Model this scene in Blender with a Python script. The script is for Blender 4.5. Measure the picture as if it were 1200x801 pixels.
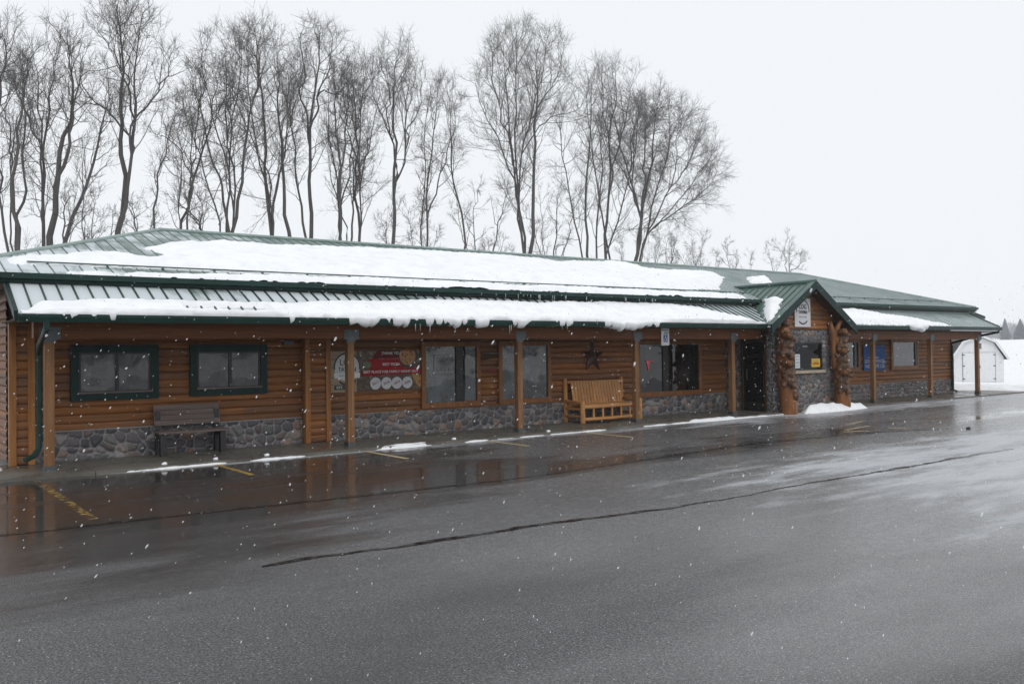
import bpy, math, random
import numpy as np
from mathutils import Vector, Matrix, noise as mnoise

random.seed(7)
scene = bpy.context.scene
for o in list(bpy.data.objects):
    bpy.data.objects.remove(o)
COL = scene.collection
PI = math.pi

# ------------------------------------------------------------------ camera
D, EYE = 14.83, 1.798
yaw, pitch, roll = math.radians(37.5), math.atan(13.5 / 1000), -0.012
f0 = Vector((math.sin(yaw), math.cos(yaw), 0)); r0 = Vector((math.cos(yaw), -math.sin(yaw), 0)); u0 = Vector((0, 0, 1))
ax = f0 * math.cos(pitch) + u0 * math.sin(pitch)
up = -f0 * math.sin(pitch) + u0 * math.cos(pitch)
cr, sr = math.cos(roll), math.sin(roll)
rt = r0 * cr + up * sr
dn = r0 * sr - up * cr
cam = bpy.data.cameras.new('camera'); co = bpy.data.objects.new('camera', cam); COL.objects.link(co)
M = Matrix((rt, -dn, -ax)).transposed().to_4x4(); M.translation = Vector((0, -D, EYE)); co.matrix_world = M
cam.sensor_width = 36; cam.lens = 30.0; cam.clip_start = 0.05; cam.clip_end = 3000
scene.camera = co

# ------------------------------------------------------------------ world, sun, exposure
SUN_EL, SUN_AZ = math.radians(48), math.radians(200)      # behind the clouds
w = bpy.data.worlds.new('World'); scene.world = w; w.use_nodes = True
nt = w.node_tree; bg = nt.nodes['Background']
sky = nt.nodes.new('ShaderNodeTexSky'); sky.sky_type = 'NISHITA'; sky.sun_disc = False
sky.sun_elevation = SUN_EL; sky.sun_rotation = SUN_AZ; sky.air_density = 1.0; sky.dust_density = 6; sky.ozone_density = 1
mx = nt.nodes.new('ShaderNodeMix'); mx.data_type = 'RGBA'; mx.inputs[0].default_value = 0.94
mx.inputs[7].default_value = (9.5, 9.75, 10.05, 1)          # the even cloud layer
nt.links.new(sky.outputs[0], mx.inputs[6]); nt.links.new(mx.outputs[2], bg.inputs[0]); bg.inputs[1].default_value = 0.1
sun = bpy.data.lights.new('sun', 'SUN'); sun.energy = 0.6; sun.angle = math.radians(30); sun.color = (1, 0.97, 0.93)
so = bpy.data.objects.new('sun', sun); COL.objects.link(so)
so.rotation_euler = (math.radians(90) - SUN_EL, 0, PI - SUN_AZ)
scene.view_settings.view_transform = 'Standard'; scene.view_settings.look = 'None'
scene.view_settings.exposure = 0.0; scene.view_settings.gamma = 1; scene.view_settings.use_curve_mapping = False
scene.render.engine = 'CYCLES'; scene.cycles.max_bounces = 6; scene.cycles.volume_bounces = 1
scene.cycles.use_denoising = True
scene.cycles.denoiser = 'OPENIMAGEDENOISE'; scene.cycles.denoising_input_passes = 'RGB_ALBEDO_NORMAL'; scene.cycles.denoising_prefilter = 'ACCURATE'

# ------------------------------------------------------------------ helpers
def tag(o, label=None, cat=None, group=None, kind=None):
    if label: o['label'] = label
    if cat: o['category'] = cat
    if group: o['group'] = group
    if kind: o['kind'] = kind
    return o

def empty(name, loc=(0, 0, 0), rz=0, parent=None):
    o = bpy.data.objects.new(name, None); COL.objects.link(o); o.location = loc; o.rotation_euler = (0, 0, rz)
    if parent: o.parent = parent
    return o

class MB:
    def __init__(s): s.v = []; s.f = []
    def poly(s, pts):
        n = len(s.v); s.v += [tuple(p) for p in pts]; s.f.append(tuple(range(n, n + len(pts)))); return s
    def box(s, x0, y0, z0, x1, y1, z1):
        return s.hexa([(x0, y0, z0), (x1, y0, z0), (x1, y1, z0), (x0, y1, z0)], [(x0, y0, z1), (x1, y0, z1), (x1, y1, z1), (x0, y1, z1)])
    def hexa(s, a, b):
        n = len(s.v); k = len(a); s.v += [tuple(p) for p in a] + [tuple(p) for p in b]
        s.f.append(tuple(n + i for i in reversed(range(k)))); s.f.append(tuple(n + k + i for i in range(k)))
        for i in range(k):
            j = (i + 1) % k; s.f.append((n + i, n + j, n + k + j, n + k + i))
        return s
    def slab(s, pts, d):
        """thicken a polygon by vector d"""
        return s.hexa([tuple(Vector(p) + Vector(d)) for p in pts], pts)
    def bar(s, a, b, wid, hei, upv=(0, 0, 1)):
        a, b = Vector(a), Vector(b); t = (b - a).normalized(); sd = t.cross(Vector(upv)).normalized(); u = sd.cross(t)
        q = lambda c: [c + sd * i * wid / 2 + u * j * hei / 2 for i, j in ((-1, -1), (1, -1), (1, 1), (-1, 1))]
        return s.hexa(q(a), q(b))
    def tube(s, pts, rad, n=8, cap=True, wob=0):
        pts = [Vector(p) for p in pts]
        if not hasattr(rad, '__len__'): rad = [rad] * len(pts)
        base = len(s.v); t0 = (pts[1] - pts[0]).normalized()
        ref = Vector((0, 0, 1)) if abs(t0.z) < .9 else Vector((1, 0, 0))
        sd = t0.cross(ref).normalized()
        for i, p in enumerate(pts):
            t = (pts[min(i + 1, len(pts) - 1)] - pts[max(i - 1, 0)]).normalized()
            sd = (sd - t * sd.dot(t)).normalized(); bi = t.cross(sd)
            for k in range(n):
                a = 2 * PI * k / n; r = rad[i] * (1 + (random.uniform(-wob, wob) if wob else 0))
                s.v.append(tuple(p + (sd * math.cos(a) + bi * math.sin(a)) * r))
        for i in range(len(pts) - 1):
            for k in range(n):
                a = base + i * n + k; b = base + i * n + (k + 1) % n; s.f.append((a, b, b + n, a + n))
        if cap:
            s.f.append(tuple(base + k for k in reversed(range(n)))); e = base + (len(pts) - 1) * n; s.f.append(tuple(e + k for k in range(n)))
        return s
    def disc(s, c, r, y, n=28, th=.004, a0=0, a1=2 * PI, ry=None):
        ry = ry or r
        full = abs(a1 - a0 - 2 * PI) < 1e-6
        pts = [(c[0] + r * math.cos(a0 + (a1 - a0) * i / n), y, c[1] + ry * math.sin(a0 + (a1 - a0) * i / n)) for i in range(n if full else n + 1)]
        return s.slab(pts, (0, th, 0))
    def build(s, name, mat, parent=None, smooth=False, fix=True):
        me = bpy.data.meshes.new(name); me.from_pydata(s.v, [], s.f)
        if fix:
            import bmesh
            bm = bmesh.new(); bm.from_mesh(me); bmesh.ops.recalc_face_normals(bm, faces=bm.faces); bm.to_mesh(me); bm.free()
        if smooth: me.polygons.foreach_set('use_smooth', [True] * len(me.polygons))
        me.materials.append(mat); o = bpy.data.objects.new(name, me); COL.objects.link(o)
        if parent: o.parent = parent
        return o

def grid_obj(name, P, mat, parent=None, mask=None, attrs=None, smooth=True):
    """P: (n,m,3) array of points"""
    n, m, _ = P.shape
    idx = np.arange(n * m).reshape(n, m)
    F = np.stack([idx[:-1, :-1], idx[1:, :-1], idx[1:, 1:], idx[:-1, 1:]], -1).reshape(-1, 4)
    V = P.reshape(-1, 3)
    if mask is not None:
        mk = mask.reshape(-1); keep = mk[F].any(1); F = F[keep]
        used = np.unique(F); remap = -np.ones(len(V), int); remap[used] = np.arange(len(used)); V = V[used]; F = remap[F]
    else: used = np.arange(len(V))
    me = bpy.data.meshes.new(name); me.from_pydata(V.tolist(), [], F.tolist())
    if smooth: me.polygons.foreach_set('use_smooth', [True] * len(me.polygons))
    for k, a in (attrs or {}).items():
        at = me.attributes.new(k, 'FLOAT', 'POINT'); at.data.foreach_set('value', a.reshape(-1)[used].astype(np.float32))
    me.materials.append(mat); o = bpy.data.objects.new(name, me); COL.objects.link(o)
    if parent: o.parent = parent
    return o

def vnoise(x, y, seed=0):
    """smooth value noise on arrays"""
    x = np.asarray(x, float); y = np.asarray(y, float)
    xi = np.floor(x).astype(np.int64); yi = np.floor(y).astype(np.int64); fx = x - xi; fy = y - yi
    fx = fx * fx * (3 - 2 * fx); fy = fy * fy * (3 - 2 * fy)
    def h(a, b):
        v = np.sin(a * 127.1 + b * 311.7 + seed * 74.7) * 43758.5453; return v - np.floor(v)
    return (h(xi, yi) * (1 - fx) + h(xi + 1, yi) * fx) * (1 - fy) + (h(xi, yi + 1) * (1 - fx) + h(xi + 1, yi + 1) * fx) * fy
def fbm(x, y, seed=0, o=4):
    s = 0; a = .5
    for i in range(o): s = s + a * vnoise(x * 2 ** i, y * 2 ** i, seed + i * 13); a *= .5
    return s
def sstep(a, b, x):
    t = np.clip((x - a) / (b - a), 0, 1); return t * t * (3 - 2 * t)
def sdist(px, py, poly):
    """signed distance, positive inside"""
    d = np.full(px.shape, 1e9); ins = np.zeros(px.shape, bool); n = len(poly)
    for i in range(n):
        ax_, ay_ = poly[i]; bx, by = poly[(i + 1) % n]; ex, ey = bx - ax_, by - ay_
        t = np.clip(((px - ax_) * ex + (py - ay_) * ey) / (ex * ex + ey * ey + 1e-12), 0, 1)
        d = np.minimum(d, np.hypot(px - ax_ - t * ex, py - ay_ - t * ey))
        if ey != 0:
            c = ((ay_ > py) != (by > py)) & (px < (bx - ax_) * (py - ay_) / ey + ax_); ins ^= c
    return np.where(ins, d, -d)

# ------------------------------------------------------------------ materials
class NT:
    def __init__(s, name):
        s.m = bpy.data.materials.new(name); s.m.use_nodes = True; s.t = s.m.node_tree; s.b = s.t.nodes['Principled BSDF']
    def n(s, typ, ins=None, **kw):
        nd = s.t.nodes.new('ShaderNode' + typ)
        for k, v in kw.items(): setattr(nd, k, v)
        for k, v in (ins or {}).items(): s.put(nd.inputs[k], v)
        return nd
    def put(s, sock, v):
        if hasattr(v, 'is_output'): s.t.links.new(v, sock)
        elif hasattr(v, 'outputs'): s.t.links.new(v.outputs[0], sock)
        else:
            if isinstance(v, (tuple, list)) and len(v) == 3 and sock.type == 'RGBA': v = (*v, 1)
            sock.default_value = v
    def pos(s): return s.n('NewGeometry').outputs['Position']
    def obj(s): return s.n('TexCoord').outputs['Object']
    def math(s, op, a, b=0.0, c=0.0, clamp=False):
        nd = s.n('Math', {0: a, 1: b, 2: c}, operation=op); nd.use_clamp = clamp; return nd.outputs[0]
    def sep(s, v):
        nd = s.n('SeparateXYZ', {0: v}); return nd.outputs
    def scale(s, v, sc): return s.n('Mapping', {'Vector': v, 'Scale': sc}).outputs[0]
    def noise(s, v, scale=5, detail=4, rough=.55): return s.n('TexNoise', {'Vector': v, 'Scale': scale, 'Detail': detail, 'Roughness': rough}).outputs[0]
    def ramp(s, v, stops):
        nd = s.n('ValToRGB', {0: v}); el = nd.color_ramp.elements
        while len(el) < len(stops): el.new(.5)
        for e, (p, c) in zip(el, stops): e.position = p; e.color = (*c, 1) if len(c) == 3 else c
        return nd.outputs[0]
    def mr(s, v, a, b, c=0., d=1., smooth=True):
        return s.n('MapRange', {'Value': v, 'From Min': a, 'From Max': b, 'To Min': c, 'To Max': d}, interpolation_type='SMOOTHSTEP' if smooth else 'LINEAR').outputs[0]
    def mix(s, f, a, b): 
        nd = s.n('Mix', data_type='RGBA'); s.put(nd.inputs[0], f); s.put(nd.inputs[6], a); s.put(nd.inputs[7], b); return nd.outputs[2]
    def mixf(s, f, a, b):
        nd = s.n('Mix', data_type='FLOAT'); s.put(nd.inputs[0], f); s.put(nd.inputs[2], a); s.put(nd.inputs[3], b); return nd.outputs[0]
    def bump(s, h, strength=.3, dist=.02): s.put(s.b.inputs['Normal'], s.n('Bump', {'Strength': strength, 'Distance': dist, 'Height': h}).outputs[0])
    def set(s, **kw):
        for k, v in kw.items(): s.put(s.b.inputs[k.replace('_', ' ')], v)
        return s

def simple(name, col, rough=.6, var=.18, scale=9, bump=.15, metal=0, spec=.5):
    t = NT(name); p = t.obj(); n = t.noise(p, scale, 5); c2 = tuple(min(1, c * (1 + var)) for c in col); c1 = tuple(c * (1 - var) for c in col)
    t.set(Base_Color=t.ramp(n, [(.3, c1), (.7, c2)]), Roughness=t.mixf(n, max(.02, rough - .1), min(1, rough + .1)), Metallic=metal)
    t.put(t.b.inputs['Specular IOR Level'], spec)
    if bump: t.bump(t.noise(p, scale * 6, 4), bump, .01)
    return t.m

def wood(name, a, b, axis=0, course=None, rough=.55, streak=30):
    """grain runs along axis; course = height of one log for a tone of its own"""
    t = NT(name); p = t.pos(); sc = [streak] * 3; sc[axis] = 1.3
    g = t.noise(t.scale(p, tuple(sc)), 1, 5, .6); g2 = t.noise(t.scale(p, tuple(x * .22 for x in sc)), 1, 3)
    c = t.mix(t.mr(g, .3, .72), a, b)
    c = t.mix(t.mr(g2, .35, .75, 0, .45), c, tuple(x * .55 for x in a))
    if course:
        X, Y, Z = t.sep(p); zi = t.math('FLOOR', t.math('DIVIDE', t.math('SUBTRACT', Z, .58), course))
        xi = t.math('FLOOR', t.math('DIVIDE', t.math('ADD', X, t.math('MULTIPLY', zi, 1.37)), 3.6))
        wn = t.n('TexWhiteNoise', {'Vector': t.n('CombineXYZ', {0: zi, 1: xi, 2: 0.}).outputs[0]}, noise_dimensions='3D').outputs[0]
        c = t.n('HueSaturation', {'Color': c, 'Value': t.mr(wn, 0, 1, .78, 1.2), 'Saturation': t.mr(wn, 0, 1, .9, 1.08)}).outputs[0]
        kn = t.n('TexVoronoi', {'Vector': t.scale(p, (1.6, 1, 6.)), 'Scale': 1.0}).outputs[0]
        c = t.mix(t.mr(kn, .03, .07, .75, 0), c, (.03, .012, .006))
    t.set(Base_Color=c, Roughness=t.mixf(g, rough - .12, rough + .12)); t.b.inputs['Specular IOR Level'].default_value = .22; t.bump(g, .25, .004)
    return t.m

m_log = wood('log_siding', (.18, .076, .031), (.285, .13, .056), 0, .14)
m_logY = wood('log_siding_side', (.18, .076, .031), (.285, .13, .056), 1, .14)
m_trim = wood('stained_trim', (.19, .08, .03), (.28, .125, .05), 2, None, .5)
m_trimX = wood('stained_trim_horizontal', (.17, .066, .025), (.25, .1, .038), 0, None, .5)
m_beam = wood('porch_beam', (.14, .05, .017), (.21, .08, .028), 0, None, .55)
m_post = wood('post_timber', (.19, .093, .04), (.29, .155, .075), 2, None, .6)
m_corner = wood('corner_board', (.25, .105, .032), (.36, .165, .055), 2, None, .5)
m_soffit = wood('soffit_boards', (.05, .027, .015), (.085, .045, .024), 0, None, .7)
m_pine = wood('peeled_pine', (.42, .195, .07), (.6, .32, .135), 2, None, .5)
m_pineX = wood('peeled_pine_horizontal', (.42, .195, .07), (.6, .32, .135), 0, None, .5)
m_pineY = wood('peeled_pine_rail', (.4, .185, .066), (.55, .29, .12), 1, None, .5)
m_totem = wood('carved_log', (.15, .062, .024), (.32, .14, .055), 2, None, .4, 14)
def carved(name):
    t = NT(name); p = t.obj(); g = t.noise(t.scale(p, (18, 18, 3)), 1, 5, .6); pt = t.n('NewGeometry').outputs['Pointiness']; b = t.noise(p, 5, 3)
    c = t.mix(t.mr(g, .3, .7), (.03, .016, .009), (.12, .058, .025)); c = t.mix(t.mr(t.math('ADD', pt, t.math('MULTIPLY', b, .12)), .56, .66, 0, .85), c, (.27, .12, .045))
    wv = t.n('TexWave', {'Vector': p, 'Scale': 9., 'Distortion': 6., 'Detail': 2.}).outputs[0]
    t.set(Base_Color=c, Roughness=.5); t.bump(t.math('ADD', g, t.math('MULTIPLY', wv, .6)), .6, .015); return t.m
m_bear = carved('dark_carved_wood')
m_face = wood('carved_snout', (.10, .042, .016), (.26, .1, .033), 2, None, .5, 20)
m_greyboard = wood('weathered_board', (.13, .098, .09), (.2, .155, .145), 0, None, .6)
m_green = simple('green_trim_paint', (.006, .026, .023), .45, .2, 4, .03, 0, .2)
m_green2 = simple('dark_green_fascia', (.008, .034, .028), .45, .25, 3, .03, 0, .3)
m_black = simple('black_metal', (.012, .012, .012), .45)
m_steel = simple('grey_steel', (.11, .12, .125), .5, .25, 20, .1, .6)
m_vinyl = simple('white_vinyl', (.62, .62, .62), .5, .05, 5, 0)
m_cream = simple('cream_sill', (.38, .32, .24), .6, .2)
m_red = simple('banner_red', (.26, .008, .012), .5, .2, 9, 0, 0, .2)
m_redneon = NT('red_glow').set(Base_Color=(.5, .03, .05), Emission_Color=(.8, .1, .13), Emission_Strength=.14).m
m_ink = simple('black_ink', (.02, .02, .02), .5, .1, 5, 0)
m_white = simple('white_ink', (.72, .72, .72), .5, .04, 5, 0)
m_greyink = simple('grey_ink', (.3, .32, .36), .5, .05, 5, 0)
m_blue = simple('sign_blue', (.006, .06, .24), .5, .25, 5, 0, 0, .15)
m_blue2 = simple('access_blue', (.01, .06, .3), .4, .05, 5, 0)
m_yellow = simple('yellow_paper', (.62, .4, .03), .5, .1, 5, 0)
m_paper = simple('white_paper', (.55, .6, .62), .6, .05, 8, 0)
m_concrete = NT('wet_concrete'); _p = m_concrete.pos(); _n = m_concrete.noise(_p, .9, 6); _n2 = m_concrete.noise(_p, 24, 4)
m_concrete.set(Base_Color=m_concrete.mix(m_concrete.mr(_n2, .3, .7, 0, .4), m_concrete.ramp(_n, [(.35, (.075, .068, .056)), (.65, (.16, .15, .13))]), (.1, .095, .08)), Roughness=m_concrete.mr(_n, .35, .65, .2, .55))
m_concrete.bump(_n2, .3, .006); m_concrete = m_concrete.m

# snow
def snow_mat():
    t = NT('snow'); p = t.pos(); n = t.noise(p, 3, 6, .6); n2 = t.noise(p, 45, 3)
    t.set(Base_Color=t.ramp(n, [(.28, (.80, .825, .86)), (.55, (.91, .925, .945))]), Roughness=.65)
    t.b.inputs['Subsurface Weight'].default_value = 0.0
    t.bump(t.math('ADD', n, t.math('MULTIPLY', n2, .25)), .35, .05); return t.m
m_snow = snow_mat()
def ice_mat():
    t = NT('ice'); t.set(Base_Color=(.72, .77, .8), Roughness=.12, Alpha=.75); t.b.inputs['Transmission Weight'].default_value = .5; t.b.inputs['IOR'].default_value = 1.31; return t.m
m_ice = ice_mat()

# green standing seam metal with a dusting of frost
def roof_mat(name, frost_lo, frost_hi, streaks=True):
    t = NT(name); p = t.pos(); X, Y, Z = t.sep(p)
    pi = t.math('FLOOR', t.math('DIVIDE', X, .229)); wn = t.n('TexWhiteNoise', {'W': pi}, noise_dimensions='1D').outputs[0]
    n = t.noise(t.scale(p, (.35, .9, 1)), 1, 4); n2 = t.noise(t.scale(p, (9, 2.2, 2)), 1, 5, .65)
    base = t.mix(n2, (.05, .10, .082), (.08, .14, .117))
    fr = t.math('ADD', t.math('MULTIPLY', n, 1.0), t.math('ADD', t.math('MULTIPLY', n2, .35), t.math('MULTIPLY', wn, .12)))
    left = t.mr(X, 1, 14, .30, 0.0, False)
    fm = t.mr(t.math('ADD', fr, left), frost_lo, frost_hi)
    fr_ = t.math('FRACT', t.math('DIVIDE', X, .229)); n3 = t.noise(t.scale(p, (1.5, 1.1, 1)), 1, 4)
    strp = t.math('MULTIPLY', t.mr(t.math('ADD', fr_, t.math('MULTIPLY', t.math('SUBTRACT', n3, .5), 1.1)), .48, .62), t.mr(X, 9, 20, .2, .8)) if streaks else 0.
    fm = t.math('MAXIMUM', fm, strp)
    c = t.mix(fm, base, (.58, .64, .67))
    t.set(Base_Color=c, Roughness=t.mixf(fm, .3, .6)); t.b.inputs['Specular IOR Level'].default_value = .55
    t.bump(n2, .08, .01); return t.m
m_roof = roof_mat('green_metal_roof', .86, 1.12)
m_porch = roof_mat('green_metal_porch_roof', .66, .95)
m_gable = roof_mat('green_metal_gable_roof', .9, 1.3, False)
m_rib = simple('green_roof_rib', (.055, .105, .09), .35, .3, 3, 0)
m_ribdark = simple('dark_roof_rib', (.015, .034, .029), .4, .3, 3, 0)
m_cap = simple('ridge_cap', (.24, .31, .29), .35, .2, 4, .05)

def stone_mat():
    t = NT('fieldstone'); r = t.n('Attribute', attribute_name='stone_rand').outputs['Fac']; mo = t.n('Attribute', attribute_name='stone_face').outputs['Fac']
    p = t.pos(); n = t.noise(p, 22, 6, .65)
    c = t.ramp(r, [(0, (.07, .068, .072)), (.25, (.115, .105, .11)), (.45, (.055, .055, .064)), (.6, (.14, .105, .1)), (.75, (.09, .095, .092)), (.86, (.24, .225, .22)), (1, (.19, .1, .055))])
    c = t.mix(t.mr(n, .35, .7, 0, .5), c, t.n('HueSaturation', {'Color': c, 'Value': .55}).outputs[0])
    c = t.mix(mo, t.mix(n, (.17, .17, .175), (.25, .245, .245)), c)
    t.set(Base_Color=t.n('HueSaturation', {'Color': c, 'Value': 1.2, 'Saturation': 1.05}).outputs[0], Roughness=.62); t.bump(n, .4, .012); return t.m
m_stone = stone_mat()

def asphalt_mat():
    t = NT('wet_asphalt'); p = t.pos(); X, Y, Z = t.sep(p)
    agg = t.noise(p, 62, 3, .8); vor = t.n('TexVoronoi', {'Vector': p, 'Scale': 85.}).outputs[0]
    big = t.noise(t.scale(p, (.16, .5, 1)), 1, 5, .55); mid = t.noise(t.scale(p, (.45, 1.7, 1)), 1, 6, .62); fine = t.noise(p, 14, 5, .65)
    streak = t.noise(t.scale(p, (.10, 2.1, 1)), 1, 5, .6); blot = t.noise(t.scale(p, (.35, .55, 1)), 1, 6, .62)
    # low ground by the kerb where water stands; it reaches further out at the left end
    edge = t.mr(X, 2.5, 9.5, -8.0, -3.9)
    low = t.mr(t.math('SUBTRACT', Y, edge), -2.6, 2.4, -.22, .24, False)
    low = t.mixf(t.mr(X, 6.5, 11), low, t.math('MINIMUM', low, -.10))
    tr = t.math('MAXIMUM', 0., t.math('SUBTRACT', 1., t.math('ABSOLUTE', t.math('MULTIPLY', t.math('ADD', Y, 4.7), .50))))   # wheel-worn trough
    tr = t.math('MULTIPLY', tr, t.mr(X, 3, 9, .2, 1.25))
    wet = t.math('ADD', t.math('ADD', t.math('MULTIPLY', big, .40), t.math('MULTIPLY', t.math('SUBTRACT', mid, .12), .68)), low)
    wet = t.math('ADD', wet, t.math('ADD', t.math('MULTIPLY', streak, .30), t.math('MULTIPLY', t.math('SUBTRACT', fine, .5), .16)))
    wet = t.math('ADD', wet, t.math('MULTIPLY', tr, .24))
    wm = t.mr(wet, .61, .77)
    pud = t.mr(wet, .79, .85)
    damp = t.mr(t.math('ADD', t.math('ADD', big, t.math('MULTIPLY', fine, .12)), t.mr(X, 2, 13, -.10, .36, False)), .36, .72)
    dry = t.mix(t.mr(agg, .40, .62), (.032, .032, .0345), (.146, .146, .152))
    vb = t.n('TexVoronoi', {'Vector': p, 'Scale': 40.}); chip = t.math('MULTIPLY', t.mr(vb.outputs[0], .12, .24, 1, 0), t.mr(t.sep(vb.outputs['Color'])[0], .55, .75))
    dry = t.mix(t.mr(vor, .0, .22, .4, 0), dry, (.25, .25, .25))
    dry = t.mix(t.math('MULTIPLY', chip, .7), dry, (.55, .545, .54))
    dry = t.mix(t.mr(blot, .40, .68, 0, .5), dry, (.04, .037, .036))
    c = t.mix(t.math('MULTIPLY', wm, .92), dry, (.017, .0145, .0125))
    # thin slush by kerb and far end; slush with painted sky sheen at right
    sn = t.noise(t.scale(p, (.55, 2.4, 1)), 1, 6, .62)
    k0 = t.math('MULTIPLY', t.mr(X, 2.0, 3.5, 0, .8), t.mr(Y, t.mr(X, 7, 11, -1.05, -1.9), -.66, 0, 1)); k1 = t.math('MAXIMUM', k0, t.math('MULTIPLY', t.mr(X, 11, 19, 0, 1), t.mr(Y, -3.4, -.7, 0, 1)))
    k2 = t.math('MULTIPLY', t.mr(X, 5.0, 13.5, 0, .92), t.mr(Y, -5.4, -7.4, 0, 1))  # pale wash: slush plus wet sky sheen put into the colour
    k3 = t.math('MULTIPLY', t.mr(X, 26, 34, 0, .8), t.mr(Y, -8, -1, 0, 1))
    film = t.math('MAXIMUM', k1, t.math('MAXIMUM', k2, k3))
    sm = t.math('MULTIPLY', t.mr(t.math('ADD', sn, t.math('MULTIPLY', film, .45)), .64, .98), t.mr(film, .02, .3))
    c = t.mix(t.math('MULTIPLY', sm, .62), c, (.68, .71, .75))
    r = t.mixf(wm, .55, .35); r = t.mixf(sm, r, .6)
    t.set(Base_Color=c, Roughness=r); t.b.inputs['Specular IOR Level'].default_value = .5
    # the film of water lying over the stones
    t.put(t.b.inputs['Coat Weight'], t.math('MULTIPLY', t.math('MAXIMUM', wm, t.math('MULTIPLY', damp, .95)), t.math('SUBTRACT', 1., t.math('MULTIPLY', sm, .7))))
    t.put(t.b.inputs['Coat Roughness'], t.mixf(pud, t.mixf(wm, t.mr(fine, .3, .7, .2, .32), t.mr(fine, .3, .7, .14, .28)), .05)); t.b.inputs['Coat IOR'].default_value = 1.4
    h = t.math('ADD', t.math('MULTIPLY', vor, .9), t.math('MULTIPLY', fine, .25))
    t.put(t.b.inputs['Normal'], t.n('Bump', {'Strength': t.mixf(wm, .8, .3), 'Distance': .009, 'Height': h}).outputs[0])
    t.put(t.b.inputs['Coat Normal'], t.n('Bump', {'Strength': t.mixf(pud, .10, .03), 'Distance': .008, 'Height': t.math('ADD', t.math('MULTIPLY', vor, .5), fine)}).outputs[0])
    return t.m
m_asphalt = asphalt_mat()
def seam_mat():
    t = NT('wet_seam'); p = t.pos(); n = t.noise(p, 9, 4)
    t.set(Base_Color=t.mix(n, (.014, .013, .012), (.035, .032, .03)), Roughness=t.mr(n, .3, .7, .06, .3)); return t.m
m_seam = seam_mat()
def paint_mat(name, col, cover):
    t = NT(name); p = t.pos(); n = t.noise(p, 9, 6, .7); n2 = t.noise(p, 60, 3)
    f = t.mr(t.math('ADD', n, t.math('MULTIPLY', n2, .3)), .95 - cover, 1.15 - cover)
    t.set(Base_Color=col, Roughness=.35, Alpha=f); return t.m
m_line = paint_mat('worn_yellow_paint', (.36, .24, .06), .44)
m_line2 = paint_mat('faded_pale_paint', (.5, .42, .24), .60)
m_line3 = paint_mat('nearly_gone_paint', (.33, .22, .06), .36)

def glass_mat(name, inner, ior=1.55, tint=None):
    t = NT(name); t.set(Base_Color=inner if not callable(inner) else inner(t), Roughness=.02)
    t.b.inputs['IOR'].default_value = ior
    p = t.pos(); n = t.noise(t.scale(p, (.9, .9, .8)), 1, 2); t.bump(n, .55, .035); return t.m
def dusty(t):
    p = t.pos(); n = t.noise(t.scale(p, (5, 1, 2.2)), 1, 5, .6); n2 = t.noise(p, 1.4, 3)
    c = t.mix(t.mr(n, .3, .7), (.055, .055, .056), (.11, .113, .116)); return t.mix(t.mr(n2, .4, .65, 0, .5), c, (.035, .034, .034))
def room(t):
    p = t.pos(); n = t.noise(t.scale(p, (2.4, 1, 1.1)), 1, 3); return t.mix(t.mr(n, .45, .65), (.006, .006, .006), (.03, .027, .025))
def cafe_reflection(t):
    p = t.pos(); n = t.noise(t.scale(p, (1.3, 1, 1.6)), 1, 5, .65); X, Y, Z = t.sep(p)
    c = t.mix(t.mr(n, .42, .62), (.006, .0065, .007), (.055, .066, .071)); return t.mix(t.mr(Z, 1.5, 1.8, 0, .7), c, (.012, .013, .013))  # interior blotches with the pane's reflection painted in: bluish low, darker above
m_glass = glass_mat('window_glass', cafe_reflection, 1.72)
m_glass2 = glass_mat('curtained_glass', dusty, 1.5)
m_glass3 = glass_mat('dark_room_glass', room, 1.55)
m_glass4 = glass_mat('entry_glass', (.006, .006, .007), 1.22)

def bark_mat():
    t = NT('bark'); p = t.pos(); n = t.noise(t.scale(p, (6, 6, 1.2)), 1, 5, .65)
    t.set(Base_Color=t.mix(n, (.045, .041, .04), (.125, .117, .114)), Roughness=.85); t.bump(n, .6, .03); return t.m
m_bark = bark_mat(); m_twig = simple('twigs', (.145, .136, .134), .8, .25, 2, 0)
m_spruce = simple('haze_toned_needles', (.11, .145, .18), .8, .4, 3, 0)  # pale blue needles: distance haze put into the colour
m_shedw = simple('white_painted_boards', (.72, .73, .74), .6, .05, 6, .05)
m_shingle = simple('dark_shingles', (.05, .047, .047), .8, .35, 20, .4)
m_farwood = simple('far_wood', (.22, .22, .235), .9, .3, .5, 0)

# ------------------------------------------------------------------ ground
GX = np.concatenate([np.linspace(-560, -60, 20, endpoint=False), np.linspace(-60, 36.45, 25), np.linspace(37, 130, 60), np.linspace(136, 860, 70)])
GY = np.concatenate([np.linspace(-390, -46, 20, endpoint=False), [-45.4], np.linspace(-44.9, 9, 60), np.linspace(10, 80, 50), np.linspace(90, 860, 70)])
gx, gy = np.meshgrid(GX, GY, indexing='ij')
lot_in = (gx > -41) & (gx < 36.6) & (gy > -45.5) & (gy < 10)
r_far = np.hypot(gx, gy + D)
gz = .06 + .5 * (fbm(gx * .05, gy * .05, 3) - .45) * sstep(20, 90, r_far) + .12 * (fbm(gx * .5, gy * .5, 9) - .45)
gz = gz - .45 * sstep(42, 60, gx) + 5.4 * sstep(110, 430, r_far) * sstep(-50, 100, gx)
gz = gz + 2.5 * sstep(60, 300, -gy)
gz = np.where(lot_in, -.25, gz)
tag(grid_obj('ground', np.stack([gx, gy, gz], -1), m_snow), kind='structure')

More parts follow.
